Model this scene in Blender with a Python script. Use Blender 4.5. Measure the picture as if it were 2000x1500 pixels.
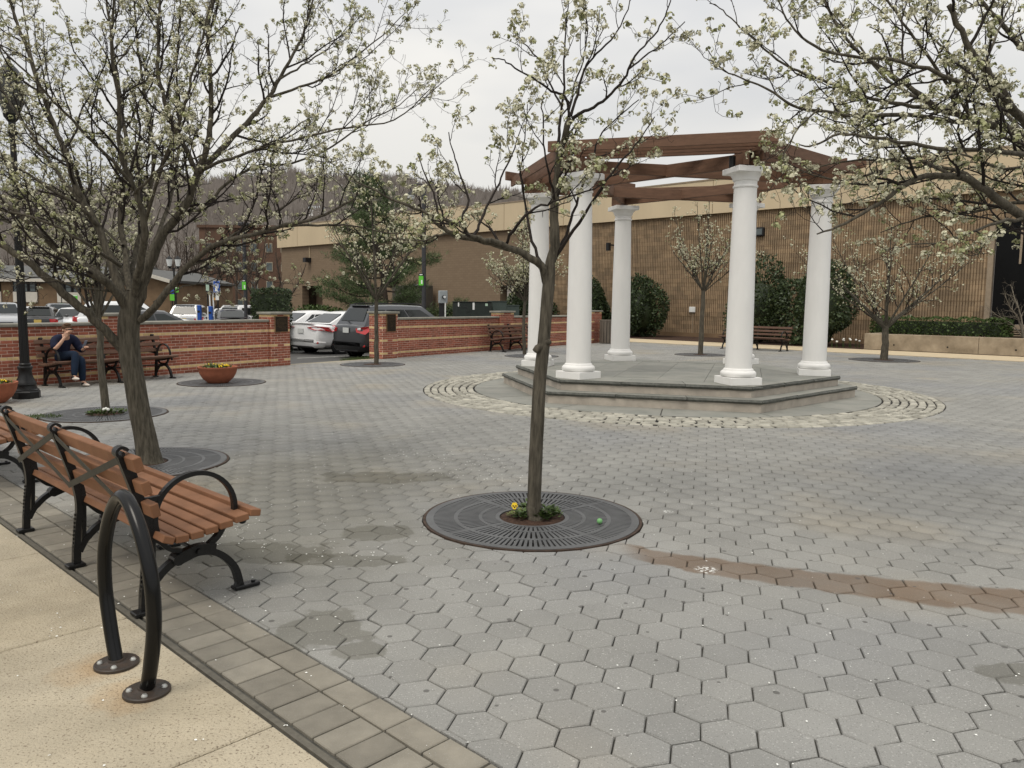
import bpy, math, random
import numpy as np
from mathutils import Vector, Matrix
R=math.radians; PI=math.pi
S=bpy.context.scene
for o in list(bpy.data.objects): bpy.data.objects.remove(o)
COL=S.collection

# ---------------------------------------------------------------- camera, sky, sun, exposure
CAMZ=1.6; FPX=1544.8
def cam_basis(p,r):
    fwd=np.array([0,math.cos(p),-math.sin(p)]); right=np.array([1.,0,0]); up=np.cross(right,fwd)
    return fwd, math.cos(r)*right+math.sin(r)*up, -math.sin(r)*right+math.cos(r)*up
CF,CR,CU=cam_basis(R(5.879),R(.577))
cam=bpy.data.cameras.new('camera'); co=bpy.data.objects.new('camera',cam); COL.objects.link(co)
cam.sensor_width=36; cam.lens=36*FPX/2000; cam.clip_start=.05; cam.clip_end=4000
co.matrix_world=Matrix([[CR[0],CU[0],-CF[0],0],[CR[1],CU[1],-CF[1],0],[CR[2],CU[2],-CF[2],CAMZ],[0,0,0,1]])
S.camera=co
SUN_EL,SUN_AZ=R(58),R(215)      # azimuth clockwise from +Y: behind the camera, to the left
w=bpy.data.worlds.new('World'); S.world=w; w.use_nodes=True
nt=w.node_tree; N=nt.nodes; L=nt.links; N.clear()
out=N.new('ShaderNodeOutputWorld'); bg=N.new('ShaderNodeBackground'); bg.inputs[1].default_value=.1
sky=N.new('ShaderNodeTexSky'); sky.sky_type='NISHITA'; sky.sun_disc=False; sky.sun_elevation=SUN_EL; sky.sun_rotation=SUN_AZ
tc=N.new('ShaderNodeTexCoord'); sep=N.new('ShaderNodeSeparateXYZ'); L.new(tc.outputs['Generated'],sep.inputs[0])
mp=N.new('ShaderNodeMapping'); mp.inputs['Scale'].default_value=(1,1,3.2); L.new(tc.outputs['Generated'],mp.inputs[0])
nz=N.new('ShaderNodeTexNoise'); nz.inputs['Scale'].default_value=1.7; nz.inputs['Detail'].default_value=4; nz.inputs['Roughness'].default_value=.5
L.new(mp.outputs[0],nz.inputs['Vector'])
rp=N.new('ShaderNodeValToRGB'); rp.color_ramp.elements[0].position=.36; rp.color_ramp.elements[0].color=(5.85,5.98,6.2,1)
rp.color_ramp.elements[1].position=.66; rp.color_ramp.elements[1].color=(8.7,8.45,7.95,1); L.new(nz.outputs[0],rp.inputs[0])
# an overcast sky is brighter overhead than at the horizon
mr=N.new('ShaderNodeMapRange'); mr.inputs[1].default_value=.15; mr.inputs[2].default_value=1.; mr.inputs[3].default_value=1.; mr.inputs[4].default_value=1.9
L.new(sep.outputs[2],mr.inputs[0])
vm=N.new('ShaderNodeVectorMath'); vm.operation='SCALE'; L.new(rp.outputs[0],vm.inputs[0]); L.new(mr.outputs[0],vm.inputs['Scale'])
mx=N.new('ShaderNodeMix'); mx.data_type='RGBA'; mx.inputs[0].default_value=.9
L.new(sky.outputs[0],mx.inputs[6]); L.new(vm.outputs[0],mx.inputs[7]); L.new(mx.outputs[2],bg.inputs[0]); L.new(bg.outputs[0],out.inputs[0])
sun=bpy.data.lights.new('sun','SUN'); so=bpy.data.objects.new('sun',sun); COL.objects.link(so)
sun.energy=1.4; sun.angle=R(22); sun.color=(1,.93,.83)
so.location=(0,0,30)
sd=Vector((math.sin(SUN_AZ)*math.cos(SUN_EL),math.cos(SUN_AZ)*math.cos(SUN_EL),math.sin(SUN_EL)))
so.rotation_euler=sd.to_track_quat('Z','Y').to_euler()
S.view_settings.view_transform='Standard'; S.view_settings.look='None'; S.view_settings.exposure=0; S.view_settings.gamma=1
S.view_settings.use_curve_mapping=False
S.render.engine='CYCLES'; S.cycles.use_denoising=True; S.cycles.max_bounces=6; S.cycles.diffuse_bounces=3; S.cycles.transparent_max_bounces=6

# ---------------------------------------------------------------- helpers
def ray(x,y): return CF+CR*(x-1000)/FPX+CU*(750-y)/FPX
def g(x,y,z=0.):
    d=ray(x,y); t=(z-CAMZ)/d[2]; return Vector((d[0]*t,d[1]*t,z))
def at(x,y,Y):
    d=ray(x,y); t=Y/d[1]; return Vector((d[0]*t,Y,CAMZ+d[2]*t))
def px(P):
    P=np.asarray(P,float)-np.array([0,0,CAMZ]); z=P@CF
    return 1000+FPX*(P@CR)/z, 750-FPX*(P@CU)/z, z
DA=136.
DD=Vector((math.cos(R(DA)),math.sin(R(DA)),0)); NN=Vector((DD.y,-DD.x,0))
def AN(a,n,z=0): return DD*a+NN*n+Vector((0,0,z))

def mat(name,col,rough=.75,var=.12,scale=6.,bump=0.,bscale=60.,metal=0.,spec=.35,col2=None,emit=None,detail=4,stretch=None,world=True,coat=0,speck=None,tone=0.):
    m=bpy.data.materials.new(name); m.use_nodes=True; nt=m.node_tree; N=nt.nodes; L=nt.links
    b=N['Principled BSDF']; b.inputs['Roughness'].default_value=rough; b.inputs['Metallic'].default_value=metal
    b.inputs['Specular IOR Level'].default_value=spec; b.inputs['Coat Weight'].default_value=coat
    if world: gm=N.new('ShaderNodeNewGeometry'); vec=gm.outputs['Position']
    else: gm=N.new('ShaderNodeTexCoord'); vec=gm.outputs['Object']
    if stretch:
        mp=N.new('ShaderNodeMapping'); mp.inputs['Scale'].default_value=stretch; L.new(vec,mp.inputs[0]); vec=mp.outputs[0]
    n1=N.new('ShaderNodeTexNoise'); n1.inputs['Scale'].default_value=scale; n1.inputs['Detail'].default_value=detail; n1.inputs['Roughness'].default_value=.6
    L.new(vec,n1.inputs['Vector'])
    r=N.new('ShaderNodeValToRGB'); e=r.color_ramp.elements; e[0].position=.3; e[1].position=.7
    c2=col2 or tuple(min(1,c*(1+var)) for c in col); c1=tuple(c*(1-var) for c in col) if col2 is None else col
    e[0].color=(*c1,1); e[1].color=(*c2,1); L.new(n1.outputs[0],r.inputs[0]); cout=r.outputs[0]
    if speck:      # (scale, threshold, colour): small flecks
        v=N.new('ShaderNodeTexNoise'); v.inputs['Scale'].default_value=speck[0]; v.inputs['Detail'].default_value=2; L.new(vec,v.inputs['Vector'])
        mr=N.new('ShaderNodeMapRange'); mr.inputs[1].default_value=speck[1]; mr.inputs[2].default_value=speck[1]+.06; L.new(v.outputs[0],mr.inputs[0])
        x=N.new('ShaderNodeMix'); x.data_type='RGBA'; L.new(mr.outputs[0],x.inputs[0]); L.new(cout,x.inputs[6]); x.inputs[7].default_value=(*speck[2],1); cout=x.outputs[2]
    if tone:       # per-object / per-face tone from the attribute 'tone' (0.5 = neutral)
        a=N.new('ShaderNodeAttribute'); a.attribute_name='tone'
        mr=N.new('ShaderNodeMapRange'); mr.inputs[3].default_value=1-tone; mr.inputs[4].default_value=1+tone; L.new(a.outputs['Fac'],mr.inputs[0])
        vs=N.new('ShaderNodeVectorMath'); vs.operation='SCALE'; L.new(cout,vs.inputs[0]); L.new(mr.outputs[0],vs.inputs['Scale']); cout=vs.outputs[0]
    L.new(cout,b.inputs['Base Color'])
    if bump:
        n2=N.new('ShaderNodeTexNoise'); n2.inputs['Scale'].default_value=bscale; n2.inputs['Detail'].default_value=3; L.new(vec,n2.inputs['Vector'])
        bp=N.new('ShaderNodeBump'); bp.inputs['Strength'].default_value=bump; bp.inputs['Distance'].default_value=.01
        L.new(n2.outputs[0],bp.inputs['Height']); L.new(bp.outputs[0],b.inputs['Normal'])
    if emit: b.inputs['Emission Color'].default_value=(*emit[0],1); b.inputs['Emission Strength'].default_value=emit[1]
    return m

class MB:
    def __init__(s): s.v=[]; s.f=[]; s.m=[]; s.t=[]
    def add(s,V,F,m=0,t=.5):
        o=len(s.v); s.v.extend(tuple(p) for p in V)
        for f in F: s.f.append(tuple(i+o for i in f)); s.m.append(m); s.t.append(t)
        return s
    def box(s,c,size,rz=0.,m=0,t=.5,ch=0.):
        c=Vector(c); hx,hy,hz=size[0]/2,size[1]/2,size[2]/2; ca,sa=math.cos(rz),math.sin(rz)
        if ch<=0:
            V=[(sx*hx,sy*hy,sz*hz) for sz in(-1,1) for sy in(-1,1) for sx in(-1,1)]
            F=[(0,2,3,1),(4,5,7,6),(0,1,5,4),(2,6,7,3),(0,4,6,2),(1,3,7,5)]
        else: V,F=CBOX(hx,hy,hz,ch)
        s.add([(c.x+ca*x-sa*y,c.y+sa*x+ca*y,c.z+z) for x,y,z in V],F,m,t); return s
    def bar(s,p,q,w,h,up=(0,0,1),m=0,ch=0.,ext=0.):     # bar from p to q, width w (sideways), height h (along up)
        p=Vector(p); q=Vector(q); d=(q-p); l=d.length; d.normalize(); u=Vector(up); sd=d.cross(u)
        if sd.length<1e-4: sd=d.cross(Vector((1,0,0)))
        sd.normalize(); u=sd.cross(d); c=(p+q)/2
        hx,hy,hz=l/2+ext,w/2,h/2
        if ch>0: V,F=CBOX(hx,hy,hz,ch)
        else:
            V=[(sx*hx,sy*hy,sz*hz) for sz in(-1,1) for sy in(-1,1) for sx in(-1,1)]
            F=[(0,2,3,1),(4,5,7,6),(0,1,5,4),(2,6,7,3),(0,4,6,2),(1,3,7,5)]
        s.add([c+d*x-sd*y+u*z for x,y,z in V],F,m); return s
    def tube(s,pts,r,n=8,m=0,cap=True,flat=1.):
        pts=[Vector(p) for p in pts]; k=len(pts); rr=r if isinstance(r,(list,tuple)) else [r]*k
        V=[];ref=None
        for i,p in enumerate(pts):
            t=(pts[min(i+1,k-1)]-pts[max(i-1,0)]).normalized()
            if ref is None: ref=Vector((0,0,1)) if abs(t.z)<.9 else Vector((1,0,0))
            a=t.cross(ref).normalized(); b=a.cross(t).normalized(); ref=b
            for j in range(n):
                an=2*PI*j/n; V.append(p+a*(math.cos(an)*rr[i]*flat)+b*(math.sin(an)*rr[i]))
        F=[(i*n+j,i*n+(j+1)%n,(i+1)*n+(j+1)%n,(i+1)*n+j) for i in range(k-1) for j in range(n)]
        if cap: F+=[tuple(range(n))[::-1],tuple((k-1)*n+j for j in range(n))]
        return s.add(V,F,m)
    def lathe(s,prof,n=24,c=(0,0,0),m=0,cap=True):       # prof: (r,z)
        V=[(c[0]+r*math.cos(2*PI*j/n),c[1]+r*math.sin(2*PI*j/n),c[2]+z) for r,z in prof for j in range(n)]; k=len(prof)
        F=[(i*n+j,i*n+(j+1)%n,(i+1)*n+(j+1)%n,(i+1)*n+j) for i in range(k-1) for j in range(n)]
        if cap: F+=[tuple(range(n))[::-1],tuple((k-1)*n+j for j in range(n))]
        return s.add(V,F,m)
    def prism(s,poly,z0,z1,m=0):
        k=len(poly); V=[(x,y,z0) for x,y in poly]+[(x,y,z1) for x,y in poly]
        F=[tuple(range(k))[::-1],tuple(range(k,2*k))]+[(i,(i+1)%k,k+(i+1)%k,k+i) for i in range(k)]
        return s.add(V,F,m)
    def ball(s,c,r,n=12,m=0,sc=(1,1,1)):
        k=max(4,n//2); V=[];F=[]
        for i in range(1,k):
            th=PI*i/k
            for j in range(n): V.append((c[0]+r*sc[0]*math.sin(th)*math.cos(2*PI*j/n),c[1]+r*sc[1]*math.sin(th)*math.sin(2*PI*j/n),c[2]+r*sc[2]*math.cos(th)))
        V+= [(c[0],c[1],c[2]+r*sc[2]),(c[0],c[1],c[2]-r*sc[2])]; T=(k-1)*n
        for i in range(k-2):
            for j in range(n): F.append((i*n+j,(i+1)*n+j,(i+1)*n+(j+1)%n,i*n+(j+1)%n))
        for j in range(n): F.append((T,j,(j+1)%n)); F.append((T+1,(k-2)*n+(j+1)%n,(k-2)*n+j))
        return s.add(V,F,m)
    def mesh(s,name,mats,smooth=False):
        me=bpy.data.meshes.new(name); me.from_pydata(s.v,[],s.f)
        for x in (mats if isinstance(mats,(list,tuple)) else [mats]): me.materials.append(x)
        me.polygons.foreach_set('material_index',s.m)
        if smooth: me.polygons.foreach_set('use_smooth',[True]*len(s.f))
        if any(t!=.5 for t in s.t):
            a=me.attributes.new('tone','FLOAT','FACE'); a.data.foreach_set('value',s.t)
        me.update(); return me
    def build(s,name,mats,parent=None,smooth=False,sharp=None,**kw):
        me=s.mesh(name,mats,smooth)
        if smooth: me.set_sharp_from_angle(angle=R(sharp or 40))
        return link(name,me,parent,**kw)
_cb={}
def CBOX(hx,hy,hz,c):
    V=[]
    for sx in(-1,1):
        for sy in(-1,1):
            for sz in(-1,1):
                V+=[(sx*hx,sy*(hy-c),sz*(hz-c)),(sx*(hx-c),sy*hy,sz*(hz-c)),(sx*(hx-c),sy*(hy-c),sz*hz)]
    I=lambda sx,sy,sz,k:((sx>0)*4+(sy>0)*2+(sz>0))*3+k
    if 'f' not in _cb:
        F=[]
        def face(ids):
            P=[Vector(V[i]) for i in ids]; nrm=(P[1]-P[0]).cross(P[2]-P[0]); ctr=sum(P,Vector())/len(P)
            F.append(tuple(ids) if nrm.dot(ctr)>0 else tuple(ids[::-1]))
        for s in(-1,1):
            face([I(s,-1,-1,0),I(s,1,-1,0),I(s,1,1,0),I(s,-1,1,0)]); face([I(-1,s,-1,1),I(1,s,-1,1),I(1,s,1,1),I(-1,s,1,1)]); face([I(-1,-1,s,2),I(1,-1,s,2),I(1,1,s,2),I(-1,1,s,2)])
            for u in(-1,1):
                face([I(s,u,-1,0),I(s,u,1,0),I(s,u,1,1),I(s,u,-1,1)]); face([I(s,-1,u,0),I(s,1,u,0),I(s,1,u,2),I(s,-1,u,2)]); face([I(-1,s,u,1),I(1,s,u,1),I(1,s,u,2),I(-1,s,u,2)])
                for q in(-1,1): face([I(s,u,q,0),I(s,u,q,1),I(s,u,q,2)])
        _cb['f']=F
    return V,_cb['f']
def link(name,data,parent=None,loc=None,rz=0.,kind=None,label=None,cat=None,group=None):
    o=bpy.data.objects.new(name,data); COL.objects.link(o)
    if parent is not None: o.parent=parent
    if loc is not None: o.location=loc
    if rz: o.rotation_euler=(0,0,rz)
    if kind: o['kind']=kind
    if label: o['label']=label
    if cat: o['category']=cat
    if group: o['group']=group
    return o
def thing(name,label,cat,loc=(0,0,0),rz=0.,group=None): return link(name,None,None,loc,rz,None,label,cat,group)
def struct(name,mb,mats,**kw): return mb.build(name,mats,None,kind='structure',**kw)
def copy_tree(root,loc,rz,label,group=None):
    def cp(o,par):
        c=o.copy(); COL.objects.link(c); c.parent=par
        for ch in o.children: cp(ch,c)
        return c
    c=cp(root,None); c.location=loc; c.rotation_euler=(0,0,rz); c['label']=label
    if group: c['group']=group
    return c
def np_mesh(name,V,F4,mats,mi=None,tone=None,smooth=False):   # V (n,3), F4 list of index arrays with equal columns
    me=bpy.data.meshes.new(name); V=np.asarray(V,np.float32)
    if isinstance(F4,np.ndarray): F4=[F4]
    F4=[np.asarray(f,np.int32) for f in F4]
    loops=np.concatenate([f.ravel() for f in F4]); tot=np.concatenate([np.full(len(f),f.shape[1],np.int32) for f in F4])
    start=np.concatenate([[0],np.cumsum(tot)[:-1]]).astype(np.int32)
    me.vertices.add(len(V)); me.vertices.foreach_set('co',V.ravel()); me.loops.add(len(loops)); me.loops.foreach_set('vertex_index',loops)
    me.polygons.add(len(tot)); me.polygons.foreach_set('loop_start',start)
    for x in (mats if isinstance(mats,(list,tuple)) else [mats]): me.materials.append(x)
    if mi is not None: me.polygons.foreach_set('material_index',np.asarray(mi,np.int32))
    if smooth: me.polygons.foreach_set('use_smooth',np.ones(len(tot),bool))
    me.update(calc_edges=True)
    if tone is not None:
        a=me.attributes.new('tone','FLOAT','FACE'); a.data.foreach_set('value',np.asarray(tone,np.float32))
    me.validate(); return me

# ---------------------------------------------------------------- materials
M={}
M['joint']=mat('joint_sand',(.075,.072,.062),.95,.3,20)
M['soldier']=mat('border_paver',(.225,.205,.165),.85,.16,7,.25,150,tone=.16,speck=(220,.63,(.27,.26,.23)))
M['slab']=mat('exposed_aggregate_slab',(.445,.388,.285),.9,.15,2.6,.8,90,speck=(95,.60,(.24,.195,.14)),detail=8)
M['rubber']=mat('edging',(.12,.11,.088),.9,.2,30)
M['bluestone']=mat('bluestone',(.195,.20,.175),.7,.14,2.2,.15,60,col2=(.275,.268,.235),tone=.1)
M['rise']=mat('step_riser_stone',(.46,.41,.345),.85,.2,4,.25,60,tone=.12)
M['tread_edge']=mat('rock_faced_bluestone',(.095,.097,.085),.8,.3,18,.9,60)
M['cobble']=mat('granite_sett',(.375,.358,.30),.85,.28,6,.6,90,tone=.24,speck=(300,.64,(.2,.19,.16)))
M['white']=mat('white_column_paint',(.80,.79,.76),.5,.045,2.2,.06,40,stretch=(1.5,1.5,.5),detail=6)
M['redwood']=mat('stained_cedar',(.150,.081,.049),.7,.22,4,.2,40,stretch=(1,1,6))
M['slat']=mat('bench_plank',(.215,.104,.055),.65,.18,5,.15,120,spec=.2,speck=(40,.72,(.2,.085,.035)))
M['slat_old']=mat('weathered_bench_plank',(.125,.068,.044),.6,.2,5,.1,80)
M['iron']=mat('black_cast_iron',(.007,.007,.007),.38,.3,40,.3,90,spec=.35)
M['strap']=mat('galvanised_strap',(.045,.044,.036),.6,.2,20,metal=.2)
M['hoop']=mat('black_powder_coat',(.005,.005,.005),.22,.2,5,spec=.28)
M['flange']=mat('worn_flange',(.035,.032,.028),.5,.4,25,.2,60,col2=(.06,.04,.028))
M['bolt']=mat('galvanised_bolt',(.5,.5,.47),.4,.2,30,metal=.7)
M['rustbolt']=mat('rusty_bolt',(.28,.10,.045),.8,.3,60)
M['grate']=mat('cast_grate',(.115,.117,.118),.55,.18,6,.2,120,metal=.25)
M['pit']=mat('grate_pit',(.016,.014,.012),1,.3,20)
M['rustring']=mat('rusty_rim',(.055,.035,.024),.8,.4,20)
M['mulch']=mat('bark_mulch',(.055,.03,.019),.95,.45,45,1.,80)
M['brick']=mat('red_brick',(.30,.098,.060),.85,.2,9,.3,120,tone=.26)
M['ybrick']=mat('buff_brick',(.66,.48,.235),.85,.12,9,.25,120,tone=.12)
M['mortar']=mat('pale_mortar',(.62,.45,.36),.95,.12,12,.3,200)
M['coping']=mat('limestone_coping',(.255,.245,.205),.8,.16,5,.3,70,tone=.1)
M['bronze']=mat('bronze_plaque',(.035,.026,.018),.4,.2,20,metal=.5)
M['bronze_edge']=mat('bronze_edge',(.30,.18,.10),.4,.2,20,metal=.4)
M['bronze_text']=mat('bronze_letters',(.12,.085,.05),.4,.2,20,metal=.5)
M['bark']=mat('pear_bark',(.036,.031,.022),.95,.35,42,1.,60,col2=(.135,.118,.088),stretch=(1,1,.16),detail=6)
M['twig']=mat('pear_twig',(.024,.018,.0145),.85,.35,20,.2,60)
M['limb']=mat('pear_limb',(.060,.051,.038),.9,.3,14,.7,60,col2=(.115,.10,.074))
M['petal']=mat('pear_petal',(.60,.58,.42),.7,.1,60)
M['petal2']=mat('pear_bud',(.38,.39,.20),.7,.15,60)
M['leaf']=mat('young_leaf',(.15,.18,.050),.6,.25,50)
M['evergreen']=mat('evergreen_leaf',(.022,.036,.014),.5,.5,5,col2=(.060,.088,.032),spec=.4,tone=.4)
M['boxwood']=mat('boxwood_leaf',(.05,.08,.02),.6,.4,9,col2=(.075,.115,.03),tone=.4)
M['needle']=mat('pine_needle',(.050,.078,.028),.7,.4,3,col2=(.105,.145,.055),tone=.4)
M['barebark']=mat('bare_tree_bark',(.075,.056,.042),.95,.3,6)
M['shrubbark']=mat('pale_shrub_bark',(.20,.175,.135),.9,.2,12)
M['terra']=mat('terracotta_concrete',(.34,.115,.062),.85,.12,14,.35,160)
M['asphalt']=mat('asphalt',(.085,.083,.078),.9,.15,2,.2,200,speck=(120,.66,(.13,.13,.12)))
M['curb']=mat('concrete_curb',(.36,.32,.24),.9,.15,4,.2,100)
M['path']=mat('concrete_path',(.56,.46,.31),.9,.1,3,.2,100)
M['grass']=mat('grass_blade',(.07,.10,.03),.8,.3,30)
M['line']=mat('road_line',(.62,.61,.56),.8,.1,9)
M['ribbed']=mat('split_rib_block',(.31,.225,.142),.92,.22,1.6,.4,60,tone=.14)
M['cream']=mat('cream_fascia',(.585,.475,.315),.85,.07,.6,stretch=(1,1,.35))
M['darkglass']=mat('dark_glass',(.006,.006,.006),.12,.1,2,spec=.12)
M['frame_tan']=mat('tan_frame',(.30,.235,.165),.6,.1,8)
M['concwall']=mat('weathered_concrete',(.20,.16,.11),.92,.3,2.0,.4,40,col2=(.40,.33,.24))
M['black']=mat('black_paint',(.008,.008,.008),.4,.2,30,.2,60)
M['grey']=mat('grey_metal',(.055,.055,.058),.5,.1,8,metal=.3)
M['ltgrey']=mat('pale_grey_metal',(.33,.36,.37),.45,.08,8,metal=.2)
M['dkgreen']=mat('dark_green_box',(.020,.027,.023),.6,.2,5)
M['green2']=mat('green_box',(.055,.075,.066),.6,.12,5)
M['signgreen']=mat('lime_sign',(.13,.55,.05),.5,.05,9)
M['signblue']=mat('blue_sign',(.02,.085,.36),.5,.05,9)
M['signwhite']=mat('white_sign',(.78,.79,.76),.5,.03,9)
M['signpale']=mat('pale_green_sign',(.42,.56,.44),.5,.05,9)
M['orange']=mat('orange_sign',(.6,.28,.05),.5,.05,9)
M['smoked']=mat('smoked_lamp_glass',(.05,.05,.045),.3,.1,9)
M['lantern']=mat('frosted_lantern_glass',(.72,.74,.72),.3,.05,9)
M['tyre']=mat('tyre_rubber',(.014,.014,.014),.85,.2,30)
M['rim']=mat('alloy_rim',(.50,.51,.52),.3,.05,9,metal=.7)
M['carglass']=mat('car_glass',(.016,.020,.020),.06,.1,3,spec=.4)
M['trim']=mat('black_trim',(.014,.014,.015),.5,.1,9)
M['taillight']=mat('tail_light',(.50,.018,.02),.15,.1,9,spec=.6,coat=.5)
M['headlight']=mat('head_light',(.68,.70,.70),.12,.05,9,spec=.6)
M['plate']=mat('license_plate',(.55,.56,.54),.5,.1,70)
M['plate_y']=mat('yellow_license_plate',(.62,.45,.12),.5,.08,60)
M['skin']=mat('skin',(.60,.36,.25),.55,.06,20)
M['navy']=mat('navy_fabric',(.010,.013,.035),.9,.25,14)
M['denim']=mat('dark_denim',(.004,.013,.032),.9,.25,16)
M['hair']=mat('brown_hair',(.10,.055,.028),.7,.3,50)
M['shoe']=mat('shoe',(.62,.55,.48),.6,.1,30)
M['steel']=mat('slim_phone',(.16,.19,.25),.3,.05,9)
M['wood_grey']=mat('grey_weathered_wood',(.14,.118,.095),.85,.25,7,.2,60,stretch=(1,1,.2))
M['yellow']=mat('pansy_yellow',(.85,.60,.02),.6,.1,60)
M['pansydark']=mat('pansy_face',(.04,.012,.02),.7,.1,60)
M['wflower']=mat('white_flower',(.85,.85,.80),.6,.05,60)
M['fors']=mat('forsythia',(.55,.36,.02),.7,.2,30)
M['lbrick']=mat('tan_brick',(.19,.125,.072),.92,.2,1.5,.2,60)
M['rbrick']=mat('far_red_brick',(.125,.072,.048),.92,.18,.8)
M['roofgrey']=mat('grey_shingle',(.115,.115,.11),.9,.15,2)
M['winglass']=mat('window_glass',(.10,.12,.12),.15,.2,1.5,spec=.5)
M['panelwhite']=mat('white_panel',(.60,.56,.48),.7,.08,3)
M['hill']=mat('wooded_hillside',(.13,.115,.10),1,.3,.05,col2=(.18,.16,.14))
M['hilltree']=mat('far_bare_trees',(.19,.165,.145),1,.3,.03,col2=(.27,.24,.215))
M['ball']=mat('green_ball',(.18,.42,.16),.6,.1,80)
def mat_paver():
    m=mat('hexagonal_paver',(.285,.280,.258),.88,.10,1.1,.55,190,tone=.07,speck=(115,.625,(.44,.43,.40)))
    nt=m.node_tree; N=nt.nodes; L=nt.links; b=N['Principled BSDF']; base=b.inputs['Base Color'].links[0].from_socket
    gm=N.new('ShaderNodeNewGeometry'); pos=gm.outputs['Position']; sp=N.new('ShaderNodeSeparateXYZ'); L.new(pos,sp.inputs[0])
    def math_(op,a,b_=None,c=None):
        n=N.new('ShaderNodeMath'); n.operation=op
        for i,x in enumerate((a,b_,c)):
            if x is None: continue
            if isinstance(x,(int,float)): n.inputs[i].default_value=x
            else: L.new(x,n.inputs[i])
        return n.outputs[0]
    def noise(sc,det=3):
        n=N.new('ShaderNodeTexNoise'); n.inputs['Scale'].default_value=sc; n.inputs['Detail'].default_value=det; L.new(pos,n.inputs['Vector']); return n.outputs[0]
    def ss(v,a,b_,lo=0.,hi=1.):
        n=N.new('ShaderNodeMapRange'); n.interpolation_type='SMOOTHSTEP'; n.inputs[1].default_value=a; n.inputs[2].default_value=b_; n.inputs[3].default_value=lo; n.inputs[4].default_value=hi
        L.new(v,n.inputs[0]); return n.outputs[0]
    def mixc(fac,a,col,mode='MIX'):
        n=N.new('ShaderNodeMix'); n.data_type='RGBA'; n.blend_type=mode; L.new(fac,n.inputs[0]); L.new(a,n.inputs[6]); n.inputs[7].default_value=(*col,1); return n.outputs[2]
    X,Y=sp.outputs[0],sp.outputs[1]; n5=noise(5,4); n2=noise(1.6,3)
    # slow drift between grey, bluish and brownish patches
    c=mixc(ss(noise(.30,2),.46,.68,0,.6),base,(.86,.89,.98),'MULTIPLY')
    c=mixc(ss(noise(.55,2),.52,.72,0,.7),c,(1.06,.98,.86),'MULTIPLY')
    # dull worn, damp-looking areas left of the middle
    dx=math_('SUBTRACT',X,-1.9); dy=math_('SUBTRACT',Y,6.3)
    dd=math_('SQRT',math_('ADD',math_('MULTIPLY',math_('MULTIPLY',dx,dx),.33),math_('MULTIPLY',math_('MULTIPLY',dy,dy),.12)))
    c=mixc(ss(math_('ADD',dd,math_('MULTIPLY',n2,.9)),.75,1.7,.8,0),c,(.66,.65,.60),'MULTIPLY')
    # dark wet blotches
    for bx,by,rx,ry in ((-.93,5.36,.26,.2),(-1.05,4.78,.4,.13),(-.9,3.72,.24,.27),(-.7,3.5,.16,.1),(2.25,3.33,.26,.12),(-1.15,7.1,.7,.25),(-1.6,4.9,.5,.25)):
        ex=math_('DIVIDE',math_('SUBTRACT',X,bx),rx); ey=math_('DIVIDE',math_('SUBTRACT',Y,by),ry)
        q=math_('ADD',math_('SQRT',math_('ADD',math_('MULTIPLY',ex,ex),math_('MULTIPLY',ey,ey))),math_('MULTIPLY',math_('SUBTRACT',n5,.5),1.6))
        c=mixc(ss(q,.85,1.0,.75,0),c,(.60,.59,.54),'MULTIPLY')
    # brown muddy run-off from the middle grate to the right
    u=math_('SUBTRACT',X,.7)
    cy=math_('SUBTRACT',5.12,math_('MULTIPLY',math_('POWER',math_('MAXIMUM',u,.001),.62),.60))
    ds=math_('ABSOLUTE',math_('SUBTRACT',Y,cy)); hw=math_('ADD',.135,math_('MULTIPLY',X,.028))
    q=math_('ADD',math_('DIVIDE',ds,hw),math_('MULTIPLY',math_('SUBTRACT',n5,.5),1.1))
    mk=math_('MULTIPLY',math_('MULTIPLY',ss(q,.82,1.12,1,0),ss(X,.68,.9)),ss(noise(2.6,5),.25,.6,.75,1.))
    c=mixc(mk,c,(.62,.47,.36),'MULTIPLY')
    # chewing-gum spots
    v=N.new('ShaderNodeTexVoronoi'); v.inputs['Scale'].default_value=4.2; v.voronoi_dimensions='2D'; L.new(pos,v.inputs['Vector'])
    wn=N.new('ShaderNodeSeparateColor'); L.new(v.outputs['Color'],wn.inputs[0])
    gm_=math_('MULTIPLY',ss(math_('ADD',math_('ADD',v.outputs['Distance'],math_('MULTIPLY',n5,.05)),math_('MULTIPLY',wn.outputs[1],.05)),.082,.10,1,0),math_('GREATER_THAN',wn.outputs[0],.55))
    c=mixc(math_('MULTIPLY',gm_,.7),c,(.075,.07,.064))
    # dark grains in the exposed aggregate
    c=mixc(ss(noise(170,2),.60,.68,0,.5),c,(.11,.108,.10))
    # white droppings
    for bx,by,r in ((1.19,4.66,.085),(.95,5.72,.04),(1.22,6.0,.05)):
        ex=math_('SUBTRACT',X,bx); ey=math_('SUBTRACT',Y,by); q=math_('SQRT',math_('ADD',math_('MULTIPLY',ex,ex),math_('MULTIPLY',ey,ey)))
        k=math_('MULTIPLY',ss(q,r*.5,r,1,0),ss(noise(48,2),.5,.56)); c=mixc(k,c,(.72,.72,.68))
    L.new(c,b.inputs['Base Color'])
    rr=N.new('ShaderNodeMapRange'); L.new(mk,rr.inputs[0]); rr.inputs[3].default_value=.88; rr.inputs[4].default_value=.5; L.new(rr.outputs[0],b.inputs['Roughness'])
    return m
M['paver']=mat_paver()
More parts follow.
